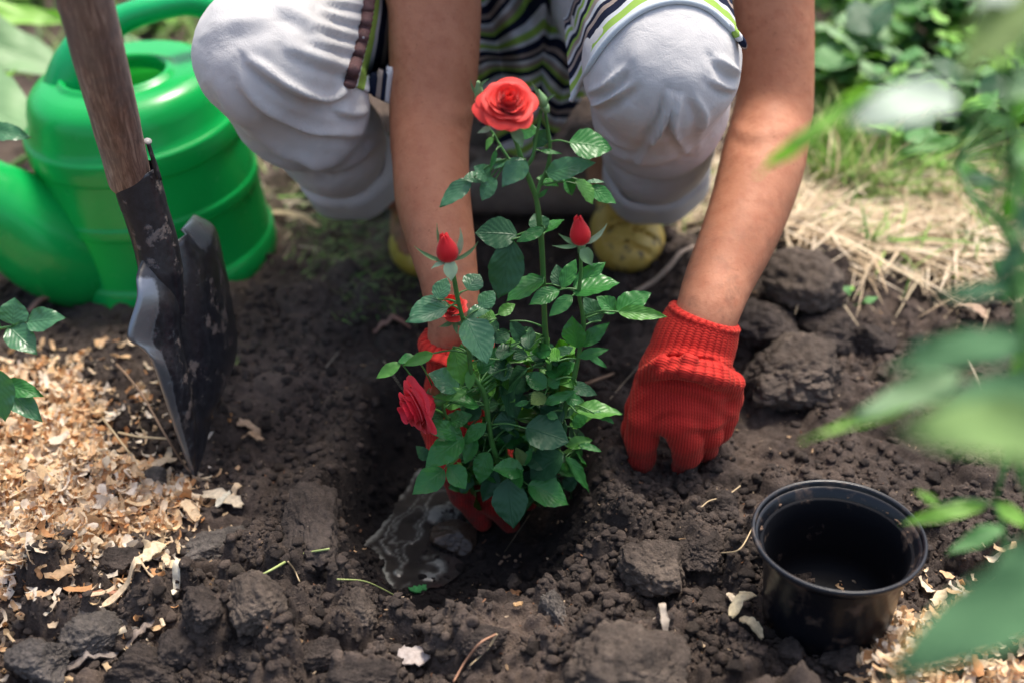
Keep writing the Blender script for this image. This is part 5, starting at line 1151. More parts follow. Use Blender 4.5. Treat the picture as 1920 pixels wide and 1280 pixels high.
# ------------------------------------------------------------------ the red rose
ROSEY = .935
RB = GP(968, 965); RB = np.array([RB[0], ROSEY+.006, float(gz(RB[0], ROSEY+.006))])
rose = root('rose_bush', RB, 'young rose bush with one open red rose on top, held upright in the planting hole', 'rose bush')
def Rp(px, py, dy=0.0): return PY(px, py, ROSEY+dy)
STEMS = [[(968,975,.006),(985,900,.004),(1008,820,0),(1034,750,0),(1030,690,0),(1022,620,0),(1019,530,0),(1016,465,0),(1010,405,0),(1005,372,0),(992,335,-.002),(978,300,-.004),(968,268,-.006),(958,240,-.008)],
         [(1005,375,0),(1013,345,.003),(1028,310,.005),(1031,275,.006),(1026,235,.006),(1021,205,.004)],
         [(984,318,-.002),(998,296,0),(1003,270,.002),(1010,235,.004),(1015,205,.005)],
         [(975,300,.0),(958,300,.004),(948,290,.006),(937,272,.008),(925,252,.01),(908,225,.012),(900,190,.014)],
         [(975,970,.006),(1020,880,-.002),(1062,760,-.008),(1078,700,-.010),(1088,650,-.010),(1094,600,-.010),(1086,555,-.012),(1089,510,-.012),(1088,468,-.012)],
         [(965,970,.004),(948,900,-.010),(925,840,-.018),(916,790,-.020),(907,735,-.020),(885,700,-.022),(878,650,-.022),(868,600,-.024),(858,560,-.025),(850,515,-.026),(843,492,-.026)],
         [(935,880,-.004),(900,850,-.012),(860,830,-.018),(840,790,-.022),(828,755,-.024),(819,742,-.024)],
         [(880,800,-.0),(850,790,-.01),(830,775,-.018),(810,765,-.022),(796,756,-.026)],
         [(965,965,.010),(950,860,.020),(938,770,.022),(930,700,.022),(905,640,.02),(880,605,.018),(856,585,.016)],
         [(972,965,.012),(1000,860,.025),(1010,760,.028),(1020,700,.03)],
         [(975,965,.0),(1030,900,.004),(1075,850,.0),(1085,838,-.002)]]
SP = []
for k, S in enumerate(STEMS):
    P = [Rp(*q) for q in S]; r0, r1 = [(.0028, .0017), (.0015, .0013), (.0014, .0012), (.0012, .0010), (.0024, .0014), (.0024, .0015), (.0018, .0012), (.0014, .0014), (.0020, .0012), (.0020, .0012), (.0018, .001)][k]
    V, F = tube(P, [r0, (r0+r1)/2, r1], 10, len(P)*6); V += .00018*np.sin(V*900); part('stem', rose, V, F, STEM); SP.append(catmull(P, 60))
ALLS = np.vstack(SP)
def near(p, rmax=.05):
    d = np.linalg.norm(ALLS-p, axis=1)+.35*np.maximum(ALLS[:, 2]-p[2], 0); i = d.argmin(); return ALLS[i] if d[i] < rmax else None
a_, l_, d_, y_, o2 = LEAF, LEAFL, LEAFD, LEAFY, LEAFO
LV = [ # base, tip, breadth, material, dy base, dy tip
 (1067,268,1147,280,50,a_,0,.0),(1025,326,1117,305,38,l_,.0,-.006),(985,299,941,351,40,l_,-.008,-.02),(885,336,824,389,30,l_,0,-.012),(905,337,868,336,20,l_,.002,-.004),(918,336,888,312,28,l_,.0,.0),
 (930,335,903,377,26,l_,-.004,-.01),(948,303,926,318,18,l_,.004,.0),(930,282,919,320,9,a_,0,-.006),(924,257,911,283,11,y_,.004,.0),(1008,243,966,256,24,a_,.006,.01),(1026,244,1001,279,26,d_,.01,.006),
 (1012,283,1054,289,8,a_,0,0),(1006,335,1048,349,16,a_,.006,.01),(1060,336,1073,367,24,a_,.002,.0),(1080,337,1112,384,24,y_,-.004,-.01),(1098,342,1135,342,8,l_,.002,.004),(1103,351,1156,382,26,a_,0,-.004),
 (1010,371,1028,354,8,a_,0,0),(1035,325,1075,345,18,a_,.008,.01),
 (970,441,890,437,50,d_,-.004,-.002),(961,449,934,561,58,d_,-.008,-.022),(1016,436,1001,401,34,d_,.004,.016),(1022,428,968,454,20,a_,-.008,-.016),(1022,436,1058,412,20,a_,.004,.01),
 (1020,523,948,567,36,a_,-.004,-.014),(901,578,927,545,30,l_,-.012,-.002),(876,544,900,514,36,l_,-.02,-.008),(822,562,838,520,30,l_,-.022,-.010),(840,577,760,604,30,l_,-.03,-.04),(828,562,767,592,26,l_,-.018,-.024),
 (842,572,808,577,16,l_,-.02,-.02),(874,598,913,682,54,l_,-.028,-.05),(875,596,926,572,22,l_,-.02,-.008),(930,598,893,590,24,y_,-.01,-.008),(934,590,966,570,20,y_,-.004,.004),(958,602,988,656,24,d_,0,-.006),
 (955,622,922,641,24,d_,.004,-.002),(1049,544,992,572,28,a_,-.012,-.024),(1073,555,1029,594,24,a_,-.016,-.028),(1075,551,1162,530,40,a_,-.014,-.01),(1075,542,1136,491,30,a_,-.006,.006),(1053,541,1080,486,26,a_,-.006,.008),
 (1050,538,1043,496,26,d_,-.004,.01),(1157,585,1221,549,38,a_,-.008,.0),(1160,585,1251,594,24,y_,-.012,-.02),(1154,587,1118,556,30,a_,-.004,.002),(1126,602,1093,557,36,d_,-.002,.006),(1084,652,1073,592,36,a_,-.016,-.010),
 (1090,649,1143,605,24,a_,-.012,-.004),(1085,669,1142,654,18,a_,-.012,-.010),(1100,664,1138,689,11,a_,-.01,-.012),
 (752,680,705,709,20,y_,-.028,-.034),(778,668,745,680,17,a_,-.026,-.028),(812,662,756,685,20,y_,-.026,-.034),(850,650,868,722,36,y_,-.016,-.024),(884,690,880,732,18,y_,-.02,-.03),(860,730,802,700,40,l_,-.024,-.024),
 (877,734,811,745,22,y_,-.026,-.032),(898,760,839,754,22,a_,-.024,-.030),(830,786,805,755,28,d_,-.01,-.006),(845,792,886,777,28,a_,-.024,-.024),(866,816,788,794,30,a_,-.026,-.034),(868,819,796,878,44,a_,-.030,-.048),
 (833,880,773,926,42,a_,-.034,-.048),(803,860,780,835,20,d_,-.02,-.018),(912,793,867,832,24,a_,-.024,-.030),(890,816,872,869,26,a_,-.024,-.034),(840,872,873,916,34,a_,-.036,-.046),(915,846,899,906,34,a_,-.022,-.032),
 (981,880,922,879,34,a_,-.03,-.040),(952,896,963,990,58,d_,-.030,-.052),(970,876,976,916,22,a_,-.032,-.040),(990,908,1066,945,48,a_,-.030,-.036),(1060,856,1105,923,18,a_,-.012,-.018),(1056,850,994,897,44,d_,-.018,-.026),
 (1062,836,1111,824,20,y_,-.012,-.010),(1085,833,1128,846,12,a_,-.014,-.018),(985,802,1068,828,56,d_,-.026,-.034),(981,871,967,838,20,o2,-.024,-.018),(984,871,999,838,14,a_,-.024,-.018),(1080,772,1167,776,28,y_,-.018,-.018),
 (1112,773,1151,793,12,a_,-.02,-.024),(1060,746,1095,752,20,a_,-.014,-.016),(1022,738,995,757,24,o2,-.018,-.026),(1020,756,1084,731,18,a_,-.02,-.016),(1024,726,984,700,30,a_,-.014,-.006),(1028,722,1051,707,24,a_,-.012,-.010),
 (992,752,964,760,10,a_,-.018,-.02),(962,690,913,697,38,d_,-.010,-.014),(1031,671,1011,640,30,d_,-.004,.004),(1035,672,1076,650,20,d_,-.004,.0),(990,668,934,655,20,d_,-.0,.0),(1025,776,1047,783,14,a_,-.02,-.022),
 (1005,821,978,818,16,a_,-.018,-.02),(990,690,932,748,38,d_,-.004,-.012),(967,791,925,790,32,d_,-.012,-.018),(940,720,970,785,34,d_,-.006,-.012),(1000,700,960,740,30,d_,.004,-.004),(1060,790,1030,845,34,d_,-.012,-.02),
 (950,830,925,770,30,d_,-.004,.004),(900,700,930,650,28,a_,-.008,-.0),(1065,720,1120,740,22,d_,.004,.002),(985,850,1030,880,34,d_,-.012,-.022),(900,760,870,790,28,d_,-.012,-.018),(1040,880,1000,930,34,d_,-.014,-.024),
 (930,880,905,940,30,d_,-.010,-.02),(1075,800,1105,770,20,a_,.0,.006),(1000,640,972,612,24,d_,.006,.012),(880,660,905,625,24,a_,-.010,.0),(1045,700,1080,680,22,a_,-.004,.0),(935,620,905,600,22,d_,.0,.004),
]
for i, (x0, y0, x1, y1, w, mt, e0, e1) in enumerate(LV):
    p0, p1 = Rp(x0, y0, e0), Rp(x1, y1, e1); rs = np.random.RandomState(500+i)
    dn = .10+.12*rs.rand()
    rleaf(rose, p0, p1, w*1.14, mt, 500+i, near(p0), droop=dn, fold=rs.uniform(.10, .42), wave=rs.uniform(.01, .035), shape=rs.uniform(.62, .85), ns=30)
# dark inner leaves nobody sees singly but that fill the bush
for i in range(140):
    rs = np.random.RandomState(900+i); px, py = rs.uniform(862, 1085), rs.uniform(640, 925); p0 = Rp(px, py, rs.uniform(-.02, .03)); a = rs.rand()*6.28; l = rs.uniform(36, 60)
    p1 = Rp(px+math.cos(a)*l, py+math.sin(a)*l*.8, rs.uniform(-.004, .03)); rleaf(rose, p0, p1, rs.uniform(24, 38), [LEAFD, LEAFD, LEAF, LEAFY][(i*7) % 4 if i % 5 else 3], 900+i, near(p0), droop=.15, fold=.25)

def petal_mat(name, a, b_):
    m, nt, b = mat(name); Lk = nt.links.new; s = nt.nodes.new('ShaderNodeSeparateXYZ'); Lk(nt.nodes.new('ShaderNodeUVMap').outputs[0], s.inputs[0])
    n = noise(nt, 90, 3, .6, opos(nt)); f = maths(nt, 'ADD', maths(nt, 'MULTIPLY', s.outputs[1], .8), maths(nt, 'MULTIPLY_ADD', n.outputs[0], .5, -.25), clamp=True)
    c = mixc(nt, f, a, b_); Lk(c, b.inputs['Base Color']); b.inputs['Roughness'].default_value = .5; b.inputs['Sheen Weight'].default_value = .2; b.inputs['Specular IOR Level'].default_value = .35
    w = nt.nodes.new('ShaderNodeTexWave'); w.inputs['Scale'].default_value = 9; w.inputs['Distortion'].default_value = 1.5; Lk(nt.nodes.new('ShaderNodeUVMap').outputs[0], w.inputs[0]); Lk(bump(nt, w.outputs[1], .12, .0008), b.inputs['Normal'])
    t = nt.nodes.new('ShaderNodeBsdfTranslucent'); Lk(c, t.inputs[0]); mx = nt.nodes.new('ShaderNodeMixShader'); mx.inputs[0].default_value = .28
    Lk(b.outputs[0], mx.inputs[1]); Lk(t.outputs[0], mx.inputs[2]); Lk(mx.outputs[0], nt.nodes['Material Output'].inputs[0]); return m
RED = petal_mat('red_petal', (.60, .010, .012), (.86, .060, .045)); PINK = petal_mat('deep_pink_petal', (.78, .012, .030), (.90, .040, .075)); BUDR = petal_mat('bud_petal', (.66, .008, .018), (.76, .020, .028))
def frame(axis_, ref=(0, -1, .3)):
    z = np.array(axis_, float); z /= np.linalg.norm(z); x = np.cross(ref, z); x /= np.linalg.norm(x); return np.stack([x, np.cross(z, x), z], 1)
def petals(parent, c, axis_, R, n, m_, op=1.0, seed=0, hgt=1.0, f0=.0, wide=1.0, tipx=.20, tipe=2.6, dr=.16):
    M = frame(axis_); rs = np.random.RandomState(seed)
    for i in range(n):
        f = f0+(1-f0)*i/(n-1); phi = i*2.39996+rs.randn()*.12; nu, nv = 15, 13; V = []; UV = []
        rt = R*(.08+.78*f**1.05*op); h = R*hgt*(1.02-.50*f**1.6*op)*(1+.05*rs.randn()); wd = (1.75 if f < .25 else 1.25-.35*f)*(1+.08*rs.randn())*wide; curl = R*(.03+.20*f**1.5)*(.8+.5*rs.rand()); pw = 2.2-1.1*f
        notch = rs.uniform(.0, .06); wv = rs.rand()*6
        for j in range(nv):
            v = j/(nv-1)
            for k in range(nu):
                u = -1+2*k/(nu-1); ve = v*(1-tipx*abs(u)**tipe-notch*math.exp(-(u/.18)**2))
                wid = wd*(math.sin(min(1, ve*1.05)*math.pi/2)**.7*.95+.05); an = phi+u*wid
                r = .03*R+rt*(1-(1-ve)**pw)*(1+.16*u*(1-f))+R*.012*math.sin(u*7+wv)*ve**3
                z = h*ve**(.85+.3*f)
                e = max(0, ve-.72)/.28; r += curl*e*e*(1+.3*math.sin(u*3+wv)); z -= curl*.75*e**2.2*(.6+f)
                r = r*(1+.10*f*abs(u)**2) 
                z -= R*dr*f**2*ve*(abs(u)**2)
                V.append(c+M@np.array([r*math.cos(an), r*math.sin(an), z-.15*R])); UV.append((k/(nu-1), v))
        part('petal', parent, V, grid_faces(nu, nv), m_, uv=UV)
def sepal(parent, p, d1, L, w, curl, m_=SEPAL, seed=0, axis_=(0, 0, 1)):
    """narrow curved strip starting at p towards d1 and curling along `curl`"""
    rs = np.random.RandomState(seed); n = 12; P = [np.array(p, float)]; d = np.array(d1, float); d /= np.linalg.norm(d); cu = np.array(curl, float)
    for i in range(n-1): P.append(P[-1]+d*L/(n-1)); d = d+cu/(n-1); d /= np.linalg.norm(d)
    P = np.array(P); T = np.gradient(P, axis=0); V = []
    for i in range(n):
        t = i/(n-1); tt = T[i]/np.linalg.norm(T[i]); s = np.cross(tt, np.array(p)-O); s /= np.linalg.norm(s)+1e-9; b = np.cross(tt, s); w_ = w*(math.sin(math.pi*min(1, .18+t*.75))**1.0)*(1-t**3)+.0002
        for u in (-1, -.5, 0, .5, 1): V.append(P[i]+s*u*w_/2+b*(abs(u)*w_*.22+.00015))
    V = np.array(V); F = grid_faces(5, n); V2 = V+np.tile(np.cross(T[0], V[4]-V[0])/(np.linalg.norm(np.cross(T[0], V[4]-V[0]))+1e-9)*.0005, (len(V), 1)); return part('sepal', parent, np.vstack([V, V2]), np.vstack([F, F[:, ::-1]+len(V)]), m_)
def sub(name, p, parent, label=None):
    o = bpy.data.objects.new(name, None); C.objects.link(o); o.parent = parent; o.location = tuple(np.array(p)-wloc(parent)); o.empty_display_size = .01
    if label: o['label'] = label
    return o
# open bloom at the top
bc = Rp(951, 205, -.008); bR = 61*mpp(bc); b1 = sub('rose_bloom', bc, rose, 'fully open red rose at the top of the bush')
petals(b1, bc, (.08, -.52, .84), bR*.98, 30, RED, .96, 4, 1.0)
V, F = lathe([(.0006, -.010), (.0030, -.009), (.0042, -.004), (.0036, .001), (.001, .002)], bc-np.array([0, -.004, .004]), (0.05, -.3, .9)/np.linalg.norm([.05, .3, .9]), (1, 0, 0), 20); part('hip', b1, V, F, STEM)
sepal(b1, bc+np.array([.004, -.006, -.012]), (.5, -.4, -.45), .016, .0085, (0, -.2, -1.2), SEPAL, 1); sepal(b1, bc+np.array([-.012, -.006, -.012]), (-.9, -.3, -.1), .010, .004, (0, 0, -.3), SEPALP, 2)
# pink bloom hanging at the lower left, seen from its side
pc = Rp(795, 752, -.030); b2 = sub('rose_bloom', pc, rose, 'deep pink-red rose hanging sideways at the lower left of the bush')
pR = 50*mpp(pc); petals(b2, pc+np.array([.006, 0, .0]), (-.80, -.42, -.16), pR*1.50, 24, PINK, .72, 9, .95, .10, 1.25, .14, 4.0, .0)
V, F = lathe([(.0006, -.012), (.0038, -.010), (.0052, -.005), (.0050, .000), (.001, .002)], pc+np.array([.006, 0, 0]), np.array([-.95, -.25, -.1])/np.linalg.norm([.95, .25, .1]), (0, 0, 1), 20); part('hip', b2, V, F, STEM)
for k, (dx, dz) in enumerate([(.2, 1), (-.2, -1), (.3, .2)]): sepal(b2, pc+np.array([.004, -.004, .002*dz]), (-.5+dx, -.5, dz), .012, .004, (-.4, 0, .3*dz), SEPAL, k)
# small dark red bloom half hidden behind the left stem
sc_ = Rp(852, 586, -.008); b3 = sub('rose_bloom', sc_, rose, 'small dark red rose half hidden behind the left stem')
petals(b3, sc_, (-.15, -.35, .95), 30*mpp(sc_)*1.15, 20, RED, .8, 13, 1.25)
for k, dx in enumerate((-.8, .1, .9)): sepal(b3, sc_+np.array([0, -.005, -.004]), (dx, -.5, -.3), .014, .004, (0, 0, .5), SEPAL, 5+k)
def bud(p, axis_, Lb, Rb, m_, label, tipr=.30, name='rose_bud', green=False):
    o = sub(name, p, rose, label); M = frame(axis_); n = 44; V = []; UV = []
    prof = [(0, .25), (.04, .55), (.12, .82), (.25, .98), (.38, 1.0), (.55, .88), (.72, .66), (.86, .48), (.95, .40), (1.0, .28), (.985, .14), (.96, .02)]
    for t, r in prof:
        for k in range(n):
            a = 2*math.pi*k/n; sp_ = (a/(2*math.pi)*3+t*.55) % 1.0; e = 1+.075*(sp_-.5)*(t > .2)*min(1, (t-.2)*2)
            jag = (.05*math.sin(5*a+1)+.03*math.sin(9*a)) if t > .93 and not green else 0
            V.append(p+M@np.array([Rb*r*e*math.cos(a), Rb*r*e*math.sin(a), Lb*(t+jag)])); UV.append((k/n, t))
    part('bud_petals', o, V, grid_faces(n, len(prof), True), m_, uv=UV)
    V, F = lathe([(.0004, -.0055), (.0022, -.005), (.0030, -.002), (.0033, .0006), (.0015, .0012)], p, M[:, 2], M[:, 0], 18); part('hip', o, V, F, SEPAL); return o, M
# left bud
lb = Rp(842, 489, -.026); o, M = bud(lb, (-.14, -.05, 1), 54*mpp(lb)*1.06, 21*mpp(lb), BUDR, 'closed red bud on the left stem')
sepal(o, lb+np.array([-.004, -.002, .001]), (-1, -.25, .35), .026, .0030, (-.6, 0, 1.1), SEPAL, 1); sepal(o, lb+np.array([-.003, -.002, .0]), (-1, -.4, .05), .012, .0036, (.3, 0, -.7), SEPALP, 2)
sepal(o, lb+np.array([.003, .002, .001]), (.75, .1, 1), .026, .0050, (-.8, 0, .6), SEPALP, 3); sepal(o, lb+np.array([.004, .0, .001]), (1, -.1, .35), .025, .0030, (-.2, 0, 1.0), SEPAL, 4)
sepal(o, lb+np.array([.001, -.004, .001]), (.05, -.75, -.8), .0145, .0110, (0, .55, -.4), SEPALP, 5); sepal(o, lb+np.array([-.003, .004, .002]), (-.55, .3, 1), .026, .0030, (.4, 0, .8), SEPAL, 6)
# right bud
rb = Rp(1090, 458, -.012); o, M = bud(rb, (-.13, .02, 1), 52*mpp(rb)*1.08, 20*mpp(rb), BUDR, 'closed red bud on the right stem')
sepal(o, rb+np.array([-.003, -.001, .001]), (-1, -.2, .45), .018, .0040, (0, 0, .5), SEPAL, 1); sepal(o, rb+np.array([-.003, -.002, .0]), (-1, -.3, -.05), .020, .0032, (-.2, 0, .45), SEPAL, 2)
sepal(o, rb+np.array([.003, .0, .001]), (1, -.1, .5), .024, .0042, (-.2, 0, 1.0), SEPALP, 3); sepal(o, rb+np.array([.002, -.004, -.001]), (.25, -.5, -.9), .0150, .0105, (.5, .3, -.1), SEPAL, 4); sepal(o, rb+np.array([-.001, .003, -.001]), (-.2, -.3, -1), .008, .002, (0, 0, -.2), SEPAL, 5)
# green buds beside the bloom and at lower left
gb = Rp(1021, 200, .004); o, M = bud(gb, (-.42, -.02, 1), 36*mpp(gb), 11*mpp(gb), SEPAL, 'small green unopened bud right of the open rose', green=True)
sepal(o, gb+np.array([-.004, 0, .008]), (-.3, -.2, 1), .013, .0026, (-.5, 0, .2), SEPAL, 1); sepal(o, gb+np.array([.002, -.001, .005]), (.5, -.2, 1), .008, .0018, (.9, 0, -.2), SEPAL, 2)
gb = Rp(899, 188, .014); o, M = bud(gb, (-.05, 0, 1), 38*mpp(gb), 9*mpp(gb), SEPAL, 'small green unopened bud left of the open rose', green=True)
sepal(o, gb+np.array([.0, 0, .009]), (.35, -.1, 1), .011, .0022, (.9, 0, -.4), SEPAL, 1); sepal(o, gb+np.array([-.002, 0, .004]), (-.6, -.1, 1), .013, .0018, (.4, 0, .2), SEPAL, 2)
gb = Rp(820, 745, -.024); o, M = bud(gb, (-.10, -.1, 1), 34*mpp(gb), 13*mpp(gb), petal_mat('greenish_bud', (.14, .24, .07), (.42, .06, .04)), 'small green bud with a red tip beside the pink rose', green=True)
sepal(o, gb+np.array([-.005, -.003, .001]), (-.45, -.3, 1), .015, .0042, (.9, 0, 0), SEPAL, 1); sepal(o, gb+np.array([.004, -.003, .001]), (.5, -.3, 1), .015, .0042, (-.6, 0, 0), SEPAL, 2)
# soil still on the roots
V, F = clod_shape(I6, 77, .1, .10); part('root_ball', rose, V*np.array([.042, .034, .028])+RB+np.array([.014, .014, -.018]), F, soil_material('peaty_compost', (.014, .010, .008), (.040, .028, .022), obj=True))
L = []
for k in range(60):
    q = RB+np.array([.014, .0, -.018])+np.array([RS.uniform(-.03, .045), -.030+.012*RS.rand(), RS.uniform(.0, .024)]); v0, f0 = crs[k % 8]; L.append((v0*(.0006+.0011*RS.rand())+q, f0))
V, F = joinVF(L); tag(part('compost_grains', rose, V, F, plain('tan_grains', (.30, .20, .13), .7, .4, 300)), kind='stuff')

# ------------------------------------------------------------------ plants round the bed
def tmpl(teeth, seed, shape=.62, fold=.2, droop=.2, wave=.04):
    V, F, UV, *_ = leaf_geo((0, 0, 0), (1, 0, 0), 1, nrm=np.array([0, 0, 1.]), apparent=False, droop=droop, fold=fold, wave=wave, teeth=teeth, seed=seed, ns=14, nh=3, shape=shape)
    V[:, 1] /= (np.ptp(V[:, 1])); return V, F, UV
TMP = [tmpl(14, i, .6+.05*i, .15+.08*i, .15+.06*i) for i in range(4)]; TME = {}
def leaf_inst(parent, p0, dirv, L, W, mt, nrm, i=0):
    k = (i % 4, mt.name)
    if k not in TME: V, F, UV = TMP[i % 4]; TME[k] = mesh('leaf', V, F, mt, uv=UV)
    ax = np.array(dirv, float); ax /= np.linalg.norm(ax); n = np.array(nrm, float); n = n-ax*n.dot(ax); n /= np.linalg.norm(n); s = np.cross(n, ax)
    o = link('leaf', TME[k], parent); M = Matrix([[ax[0]*L, s[0]*W, n[0]*L], [ax[1]*L, s[1]*W, n[1]*L], [ax[2]*L, s[2]*W, n[2]*L]]).to_4x4(); M.translation = Vector(tuple(np.array(p0)-wloc(parent))); o.matrix_basis = M; return o
def weed(px, py, h, nst, nlf, Ls, mats_, label, seed, spread=.5, cat='leafy plant', name='leafy_plant', stem_r=.0018, wl_=.62, group=None):
    rs = np.random.RandomState(seed); p = GP(px, py); r = root(name, p, label, cat, group)
    for k in range(nst):
        a = rs.rand()*6.28; sp_ = spread*(.3+rs.rand()); hh = h*(.6+.5*rs.rand()); b0 = p+np.array([rs.randn()*.02, rs.randn()*.02, -.005])
        P = [b0, b0+np.array([math.cos(a)*sp_*hh*.25, math.sin(a)*sp_*hh*.25, hh*.5]), b0+np.array([math.cos(a)*sp_*hh*.9, math.sin(a)*sp_*hh*.9, hh])]
        V, F = tube(P, [stem_r, stem_r*.5], 5, 8); part('stem', r, V, F, STEM); Q = catmull(P, 20)
        for q in range(nlf//nst):
            t = .2+.8*rs.rand(); c = Q[int(t*19)]; b = rs.rand()*6.28; L = Ls*(.6+.7*rs.rand())
            leaf_inst(r, c, (math.cos(b), math.sin(b), rs.uniform(-.2, .55)), L, L*wl_*(.8+.4*rs.rand()), mats_[rs.randint(len(mats_))], (rs.randn()*.3, rs.randn()*.3-.15, 1), rs.randint(4))
    return r
G3 = [LEAFG, LEAFG, LEAFB, LEAFD, LEAFB, LEAFP]
WD = [(1575,60,.13,'dark green weed just right of the raised forearm at the top'),(1590,190,.12,'leafy weed right of the elbow, above the green grass'),(1680,95,.15,'broad-leaved weed near the top, left of the big hanging olive leaf'),(1700,215,.10,'low weed behind the whitish blurred leaf'),
      (1800,60,.15,'leafy weed at the top behind the olive leaf'),(1820,190,.13,'leafy weed right of the whitish blurred leaf'),(1905,110,.15,'leafy weed at the right edge near the top'),(1640,0,.16,'leafy weed at the very top right of the forearm'),
      (1770,-60,.18,'leafy weed beyond the top edge, right half'),(1895,-40,.18,'leafy weed in the far right top corner'),(1895,255,.12,'dark leafy weed at the right edge above the straw'),(1760,290,.09,'small dark weed at the back of the straw'),
      (1550,-60,.17,'leafy weed beyond the top edge beside the forearm'),(1960,200,.15,'leafy weed half out of the picture on the right')]
for i, (px, py, h, lb_) in enumerate(WD): weed(px, py, h, 9, 96, .034+.022*((i*5) % 3)/2, G3 if i % 3 else [LEAFG, LEAFB, LEAFP], lb_, 40+i, .9)
for i, (px, py, lb_) in enumerate([(1590,560,'tiny pale green seedling on the soil behind the knobbly clod'),(1700,508,'small fresh green weed growing through the front of the straw'),(1860,540,'small green weed at the right end of the straw'),(1790,520,'bright weed in the straw near the blurred branch')]):
    weed(px, py, .02+.01*(i > 0), 3, 9, .020 if i else .014, [LEAFB, LEAFG], lb_, 80+i, 1.2, stem_r=.0008)
for i, (px, py, h, lb_) in enumerate([(30,30,.16,'leafy weed in the top left corner behind the broad pale leaves'),(-60,-40,.2,'leafy weed beyond the top left corner'),(130,-60,.2,'leafy weed beyond the top edge behind the can'),(300,60,.05,'low weed on the ground behind the can handle'),(30,470,.04,'low dark weed under the spout of the can')]):
    weed(px, py, h, 6, 44, .05 if h > .1 else .03, [LEAFG, LEAFB], lb_, 60+i, .9)
# plant with very broad pale leaves at the top left
bp = GP(-130, 330); br = root('broad_leaf_plant', bp, 'plant with very broad pale green leaves at the upper left, beside the can', 'broad-leaved plant')
for i, (x0, y0, Y0, x1, y1, Y1, w, mt, dr) in enumerate([(-190,150,1.50,92,262,1.34,190,LEAFP,.10),(-160,40,1.62,175,150,1.60,110,LEAFP,.06),(-120,20,1.7,150,40,1.72,60,LEAFB,.05),(420,290,1.52,225,55,1.60,120,LEAFP,.05),(-140,260,1.42,30,130,1.48,90,LEAFB,.1)]):
    a, b_ = PY(x0, y0, Y0), PY(x1, y1, Y1)
    rleaf(br, a, b_, w, mt, 700+i, None, droop=dr, fold=.16, wave=.025, teeth=5, nrm=np.array([.1, -.6, .8]), ns=40, nh=7, shape=.5)
    V, F = tube([bp+np.array([.02*i, 0, -.01]), (bp+a)/2+np.array([0, .0, .03]), a], [.004, .003], 8, 14); part('stalk', br, V, F, plain('leaf_stalk_green', (.16, .30, .08), .5, .2))
# rose sprigs reaching in from the left
s1 = GP(-420, 900); sr = root('rose_sprig', s1, 'rose twig with serrated leaves reaching in at the left edge over the wood shavings', 'rose twig')
def sprig(r, base, knots, leaves, Y):
    P = [base]+[PY(a, b_, Y+e) for a, b_, e in knots]; V, F = tube(P, [.003, .0015, .0010], 8, 40); part('stem', r, V, F, STEM)
    Q = catmull(P, 60)
    for i, (x0, y0, x1, y1, w, mt, e0, e1) in enumerate(leaves):
        p0 = PY(x0, y0, Y+e0); d = np.linalg.norm(Q-p0, axis=1); j = d.argmin()
        rleaf(r, p0, PY(x1, y1, Y+e1), w, mt, 600+i+int(base[0]*-100), Q[j] if d[j] < .06 else None, droop=.12, fold=.3, nrm=np.array([.2, -.7, .75]), ns=30)
sprig(sr, s1+np.array([0, 0, -.01]), [(-300,700,0),(-120,650,0),(-30,622,0),(22,612,0)], [(24,608,28,558,56,LEAFL,.0,.01),(50,604,124,596,46,LEAFL,0,-.005),(18,614,70,664,50,LEAFL,0,-.02),(0,620,-60,600,46,LEAF,0,0),(-30,622,-50,680,46,LEAF,0,0)], 1.0)
s2 = GP(-380, 1010); sr2 = root('rose_sprig', s2, 'lower rose twig at the left edge, its dark leaf arching over the shavings', 'rose twig')
sprig(sr2, s2, [(-260,860,0),(-100,760,0),(-20,732,0),(8,722,0)], [(8,720,82,742,34,LEAF,0,-.01),(12,728,80,790,44,LEAFL,0,-.02),(-10,690,10,790,56,LEAFL,-.03,-.04),(-40,730,-80,790,40,LEAF,0,0)], .93)
s3 = GP(-400, 520); sr3 = root('rose_sprig', s3, 'rose twig with one narrow silvery leaf under the broad pale leaves at the left edge', 'rose twig')
sprig(sr3, s3, [(-250,330,0),(-60,250,0),(-20,246,0)], [(-20,246,58,258,38,LEAFL,0,-.01)], 1.15)
# out-of-focus bush standing close to the camera on the right
fb = np.array([.50, .22, 0.0]); fr_ = root('rose_bush', fb, 'tall leafy bush close to the camera on the right, far out of focus', 'rose bush')
FS = [[fb, np.array([.44, .34, .22]), PD(1990, 1000, .62), PD(1925, 700, .60), PD(1912, 500, .60), PD(1905, 330, .62), PD(1880, 120, .60), PD(1860, -80, .58)],
      [fb+np.array([.02, .02, 0]), np.array([.40, .36, .18]), PD(2000, 1200, .56), PD(1960, 900, .52), PD(1950, 700, .50)],
      [fb+np.array([-.03, .05, 0]), np.array([.34, .38, .12]), PD(1990, 1130, .74), PD(1895, 1060, .74), PD(1880, 985, .74), PD(1865, 945, .74)],
      [PD(1912, 500, .60), PD(1885, 430, .68), PD(1830, 380, .74), PD(1790, 305, .76)], [PD(1905, 330, .62), PD(1850, 250, .58), PD(1790, 195, .56), PD(1640, 165, .60)]]
Q = []
for k, P in enumerate(FS):
    V, F = tube(P, [.0030, .0018, .0012] if k < 2 else [.0018, .0011], 8, 60); part('stem', fr_, V, F, STEM); Q.append(catmull(P, 80))
Q = np.vstack(Q)
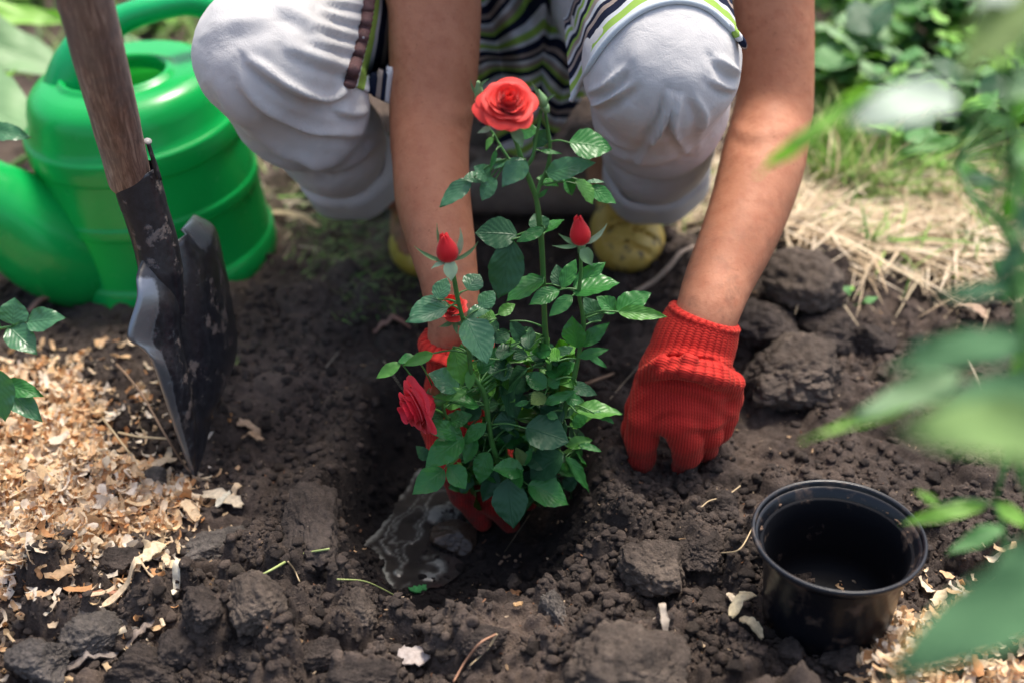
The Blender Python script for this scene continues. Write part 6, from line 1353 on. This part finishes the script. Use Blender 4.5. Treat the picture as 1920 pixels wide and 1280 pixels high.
FL = [(1795,180,.555,1585,228,.52,120,LEAFW,.10),(1640,165,.61,1418,332,.64,46,LEAFB,.10),(1930,-20,.50,1800,150,.46,150,LEAFO,.05),(1900,-20,.5,1830,10,.47,60,LEAFW,.05),(1960,140,.6,1880,190,.6,70,LEAFP,.1),(1800,262,.74,1680,290,.74,36,LEAFY,.05),
      (1790,302,.76,1872,376,.76,46,LEAFY,.1),(1900,540,.60,1748,560,.58,54,LEAFD,.1),(1920,630,.58,1648,700,.55,92,LEAFM,.1),(1920,655,.60,1690,650,.57,90,LEAFD,.06),(1740,745,.64,1502,826,.64,34,LEAFB,.08),(1800,700,.62,1588,790,.60,80,LEAFP,.1),
      (1985,815,.46,1680,800,.43,165,LEAFV,.05),(1950,720,.52,1720,790,.50,120,LEAFM,.06),(1850,945,.74,1688,982,.74,40,LEAFB,.12),(1866,945,.74,1940,990,.74,44,LEAFB,.1),(1880,985,.74,1774,1038,.73,46,LEAFG,.1),(1760,945,.74,1716,918,.74,22,LEAFB,.1),
      (1985,1080,.50,1660,1268,.47,190,LEAFM,.06),(1960,1010,.54,1830,1130,.52,90,LEAFM,.08),(1912,450,.60,1860,560,.6,50,LEAFD,.1),(1915,380,.6,1960,480,.6,70,LEAFD,.1),(1895,1060,.74,1900,1150,.74,50,LEAFG,.1),(1880,120,.6,1790,60,.56,60,LEAFB,.1),
      (1905,260,.62,1960,300,.62,60,LEAFY,.1),(1925,600,.6,1975,680,.6,70,LEAFD,.1),(1870,340,.7,1800,330,.7,36,LEAFD,.1)]
for i in range(46):                                                # small leaves crowding the stems at the right edge
    rs = np.random.RandomState(1200+i); px, py, dd = rs.uniform(1860, 2010), rs.uniform(-60, 700), rs.uniform(.56, .85); a = rs.rand()*6.28; l = rs.uniform(40, 90)
    FL.append((px, py, dd, px+math.cos(a)*l, py+math.sin(a)*l, dd+rs.uniform(-.03, .03), rs.uniform(30, 60), [LEAFG, LEAFD, LEAF, LEAFY, LEAFB][rs.randint(5)], .1))
for i, (x0, y0, d0, x1, y1, d1, w, mt, dr) in enumerate(FL):
    p0 = PD(x0, y0, d0); d = np.linalg.norm(Q-p0, axis=1); j = d.argmin()
    rleaf(fr_, p0, PD(x1, y1, d1), w*.68, mt, 800+i, Q[j] if d[j] < .12 else None, droop=dr, fold=.2, nrm=np.array([-.1, -.55, .85]), ns=22)
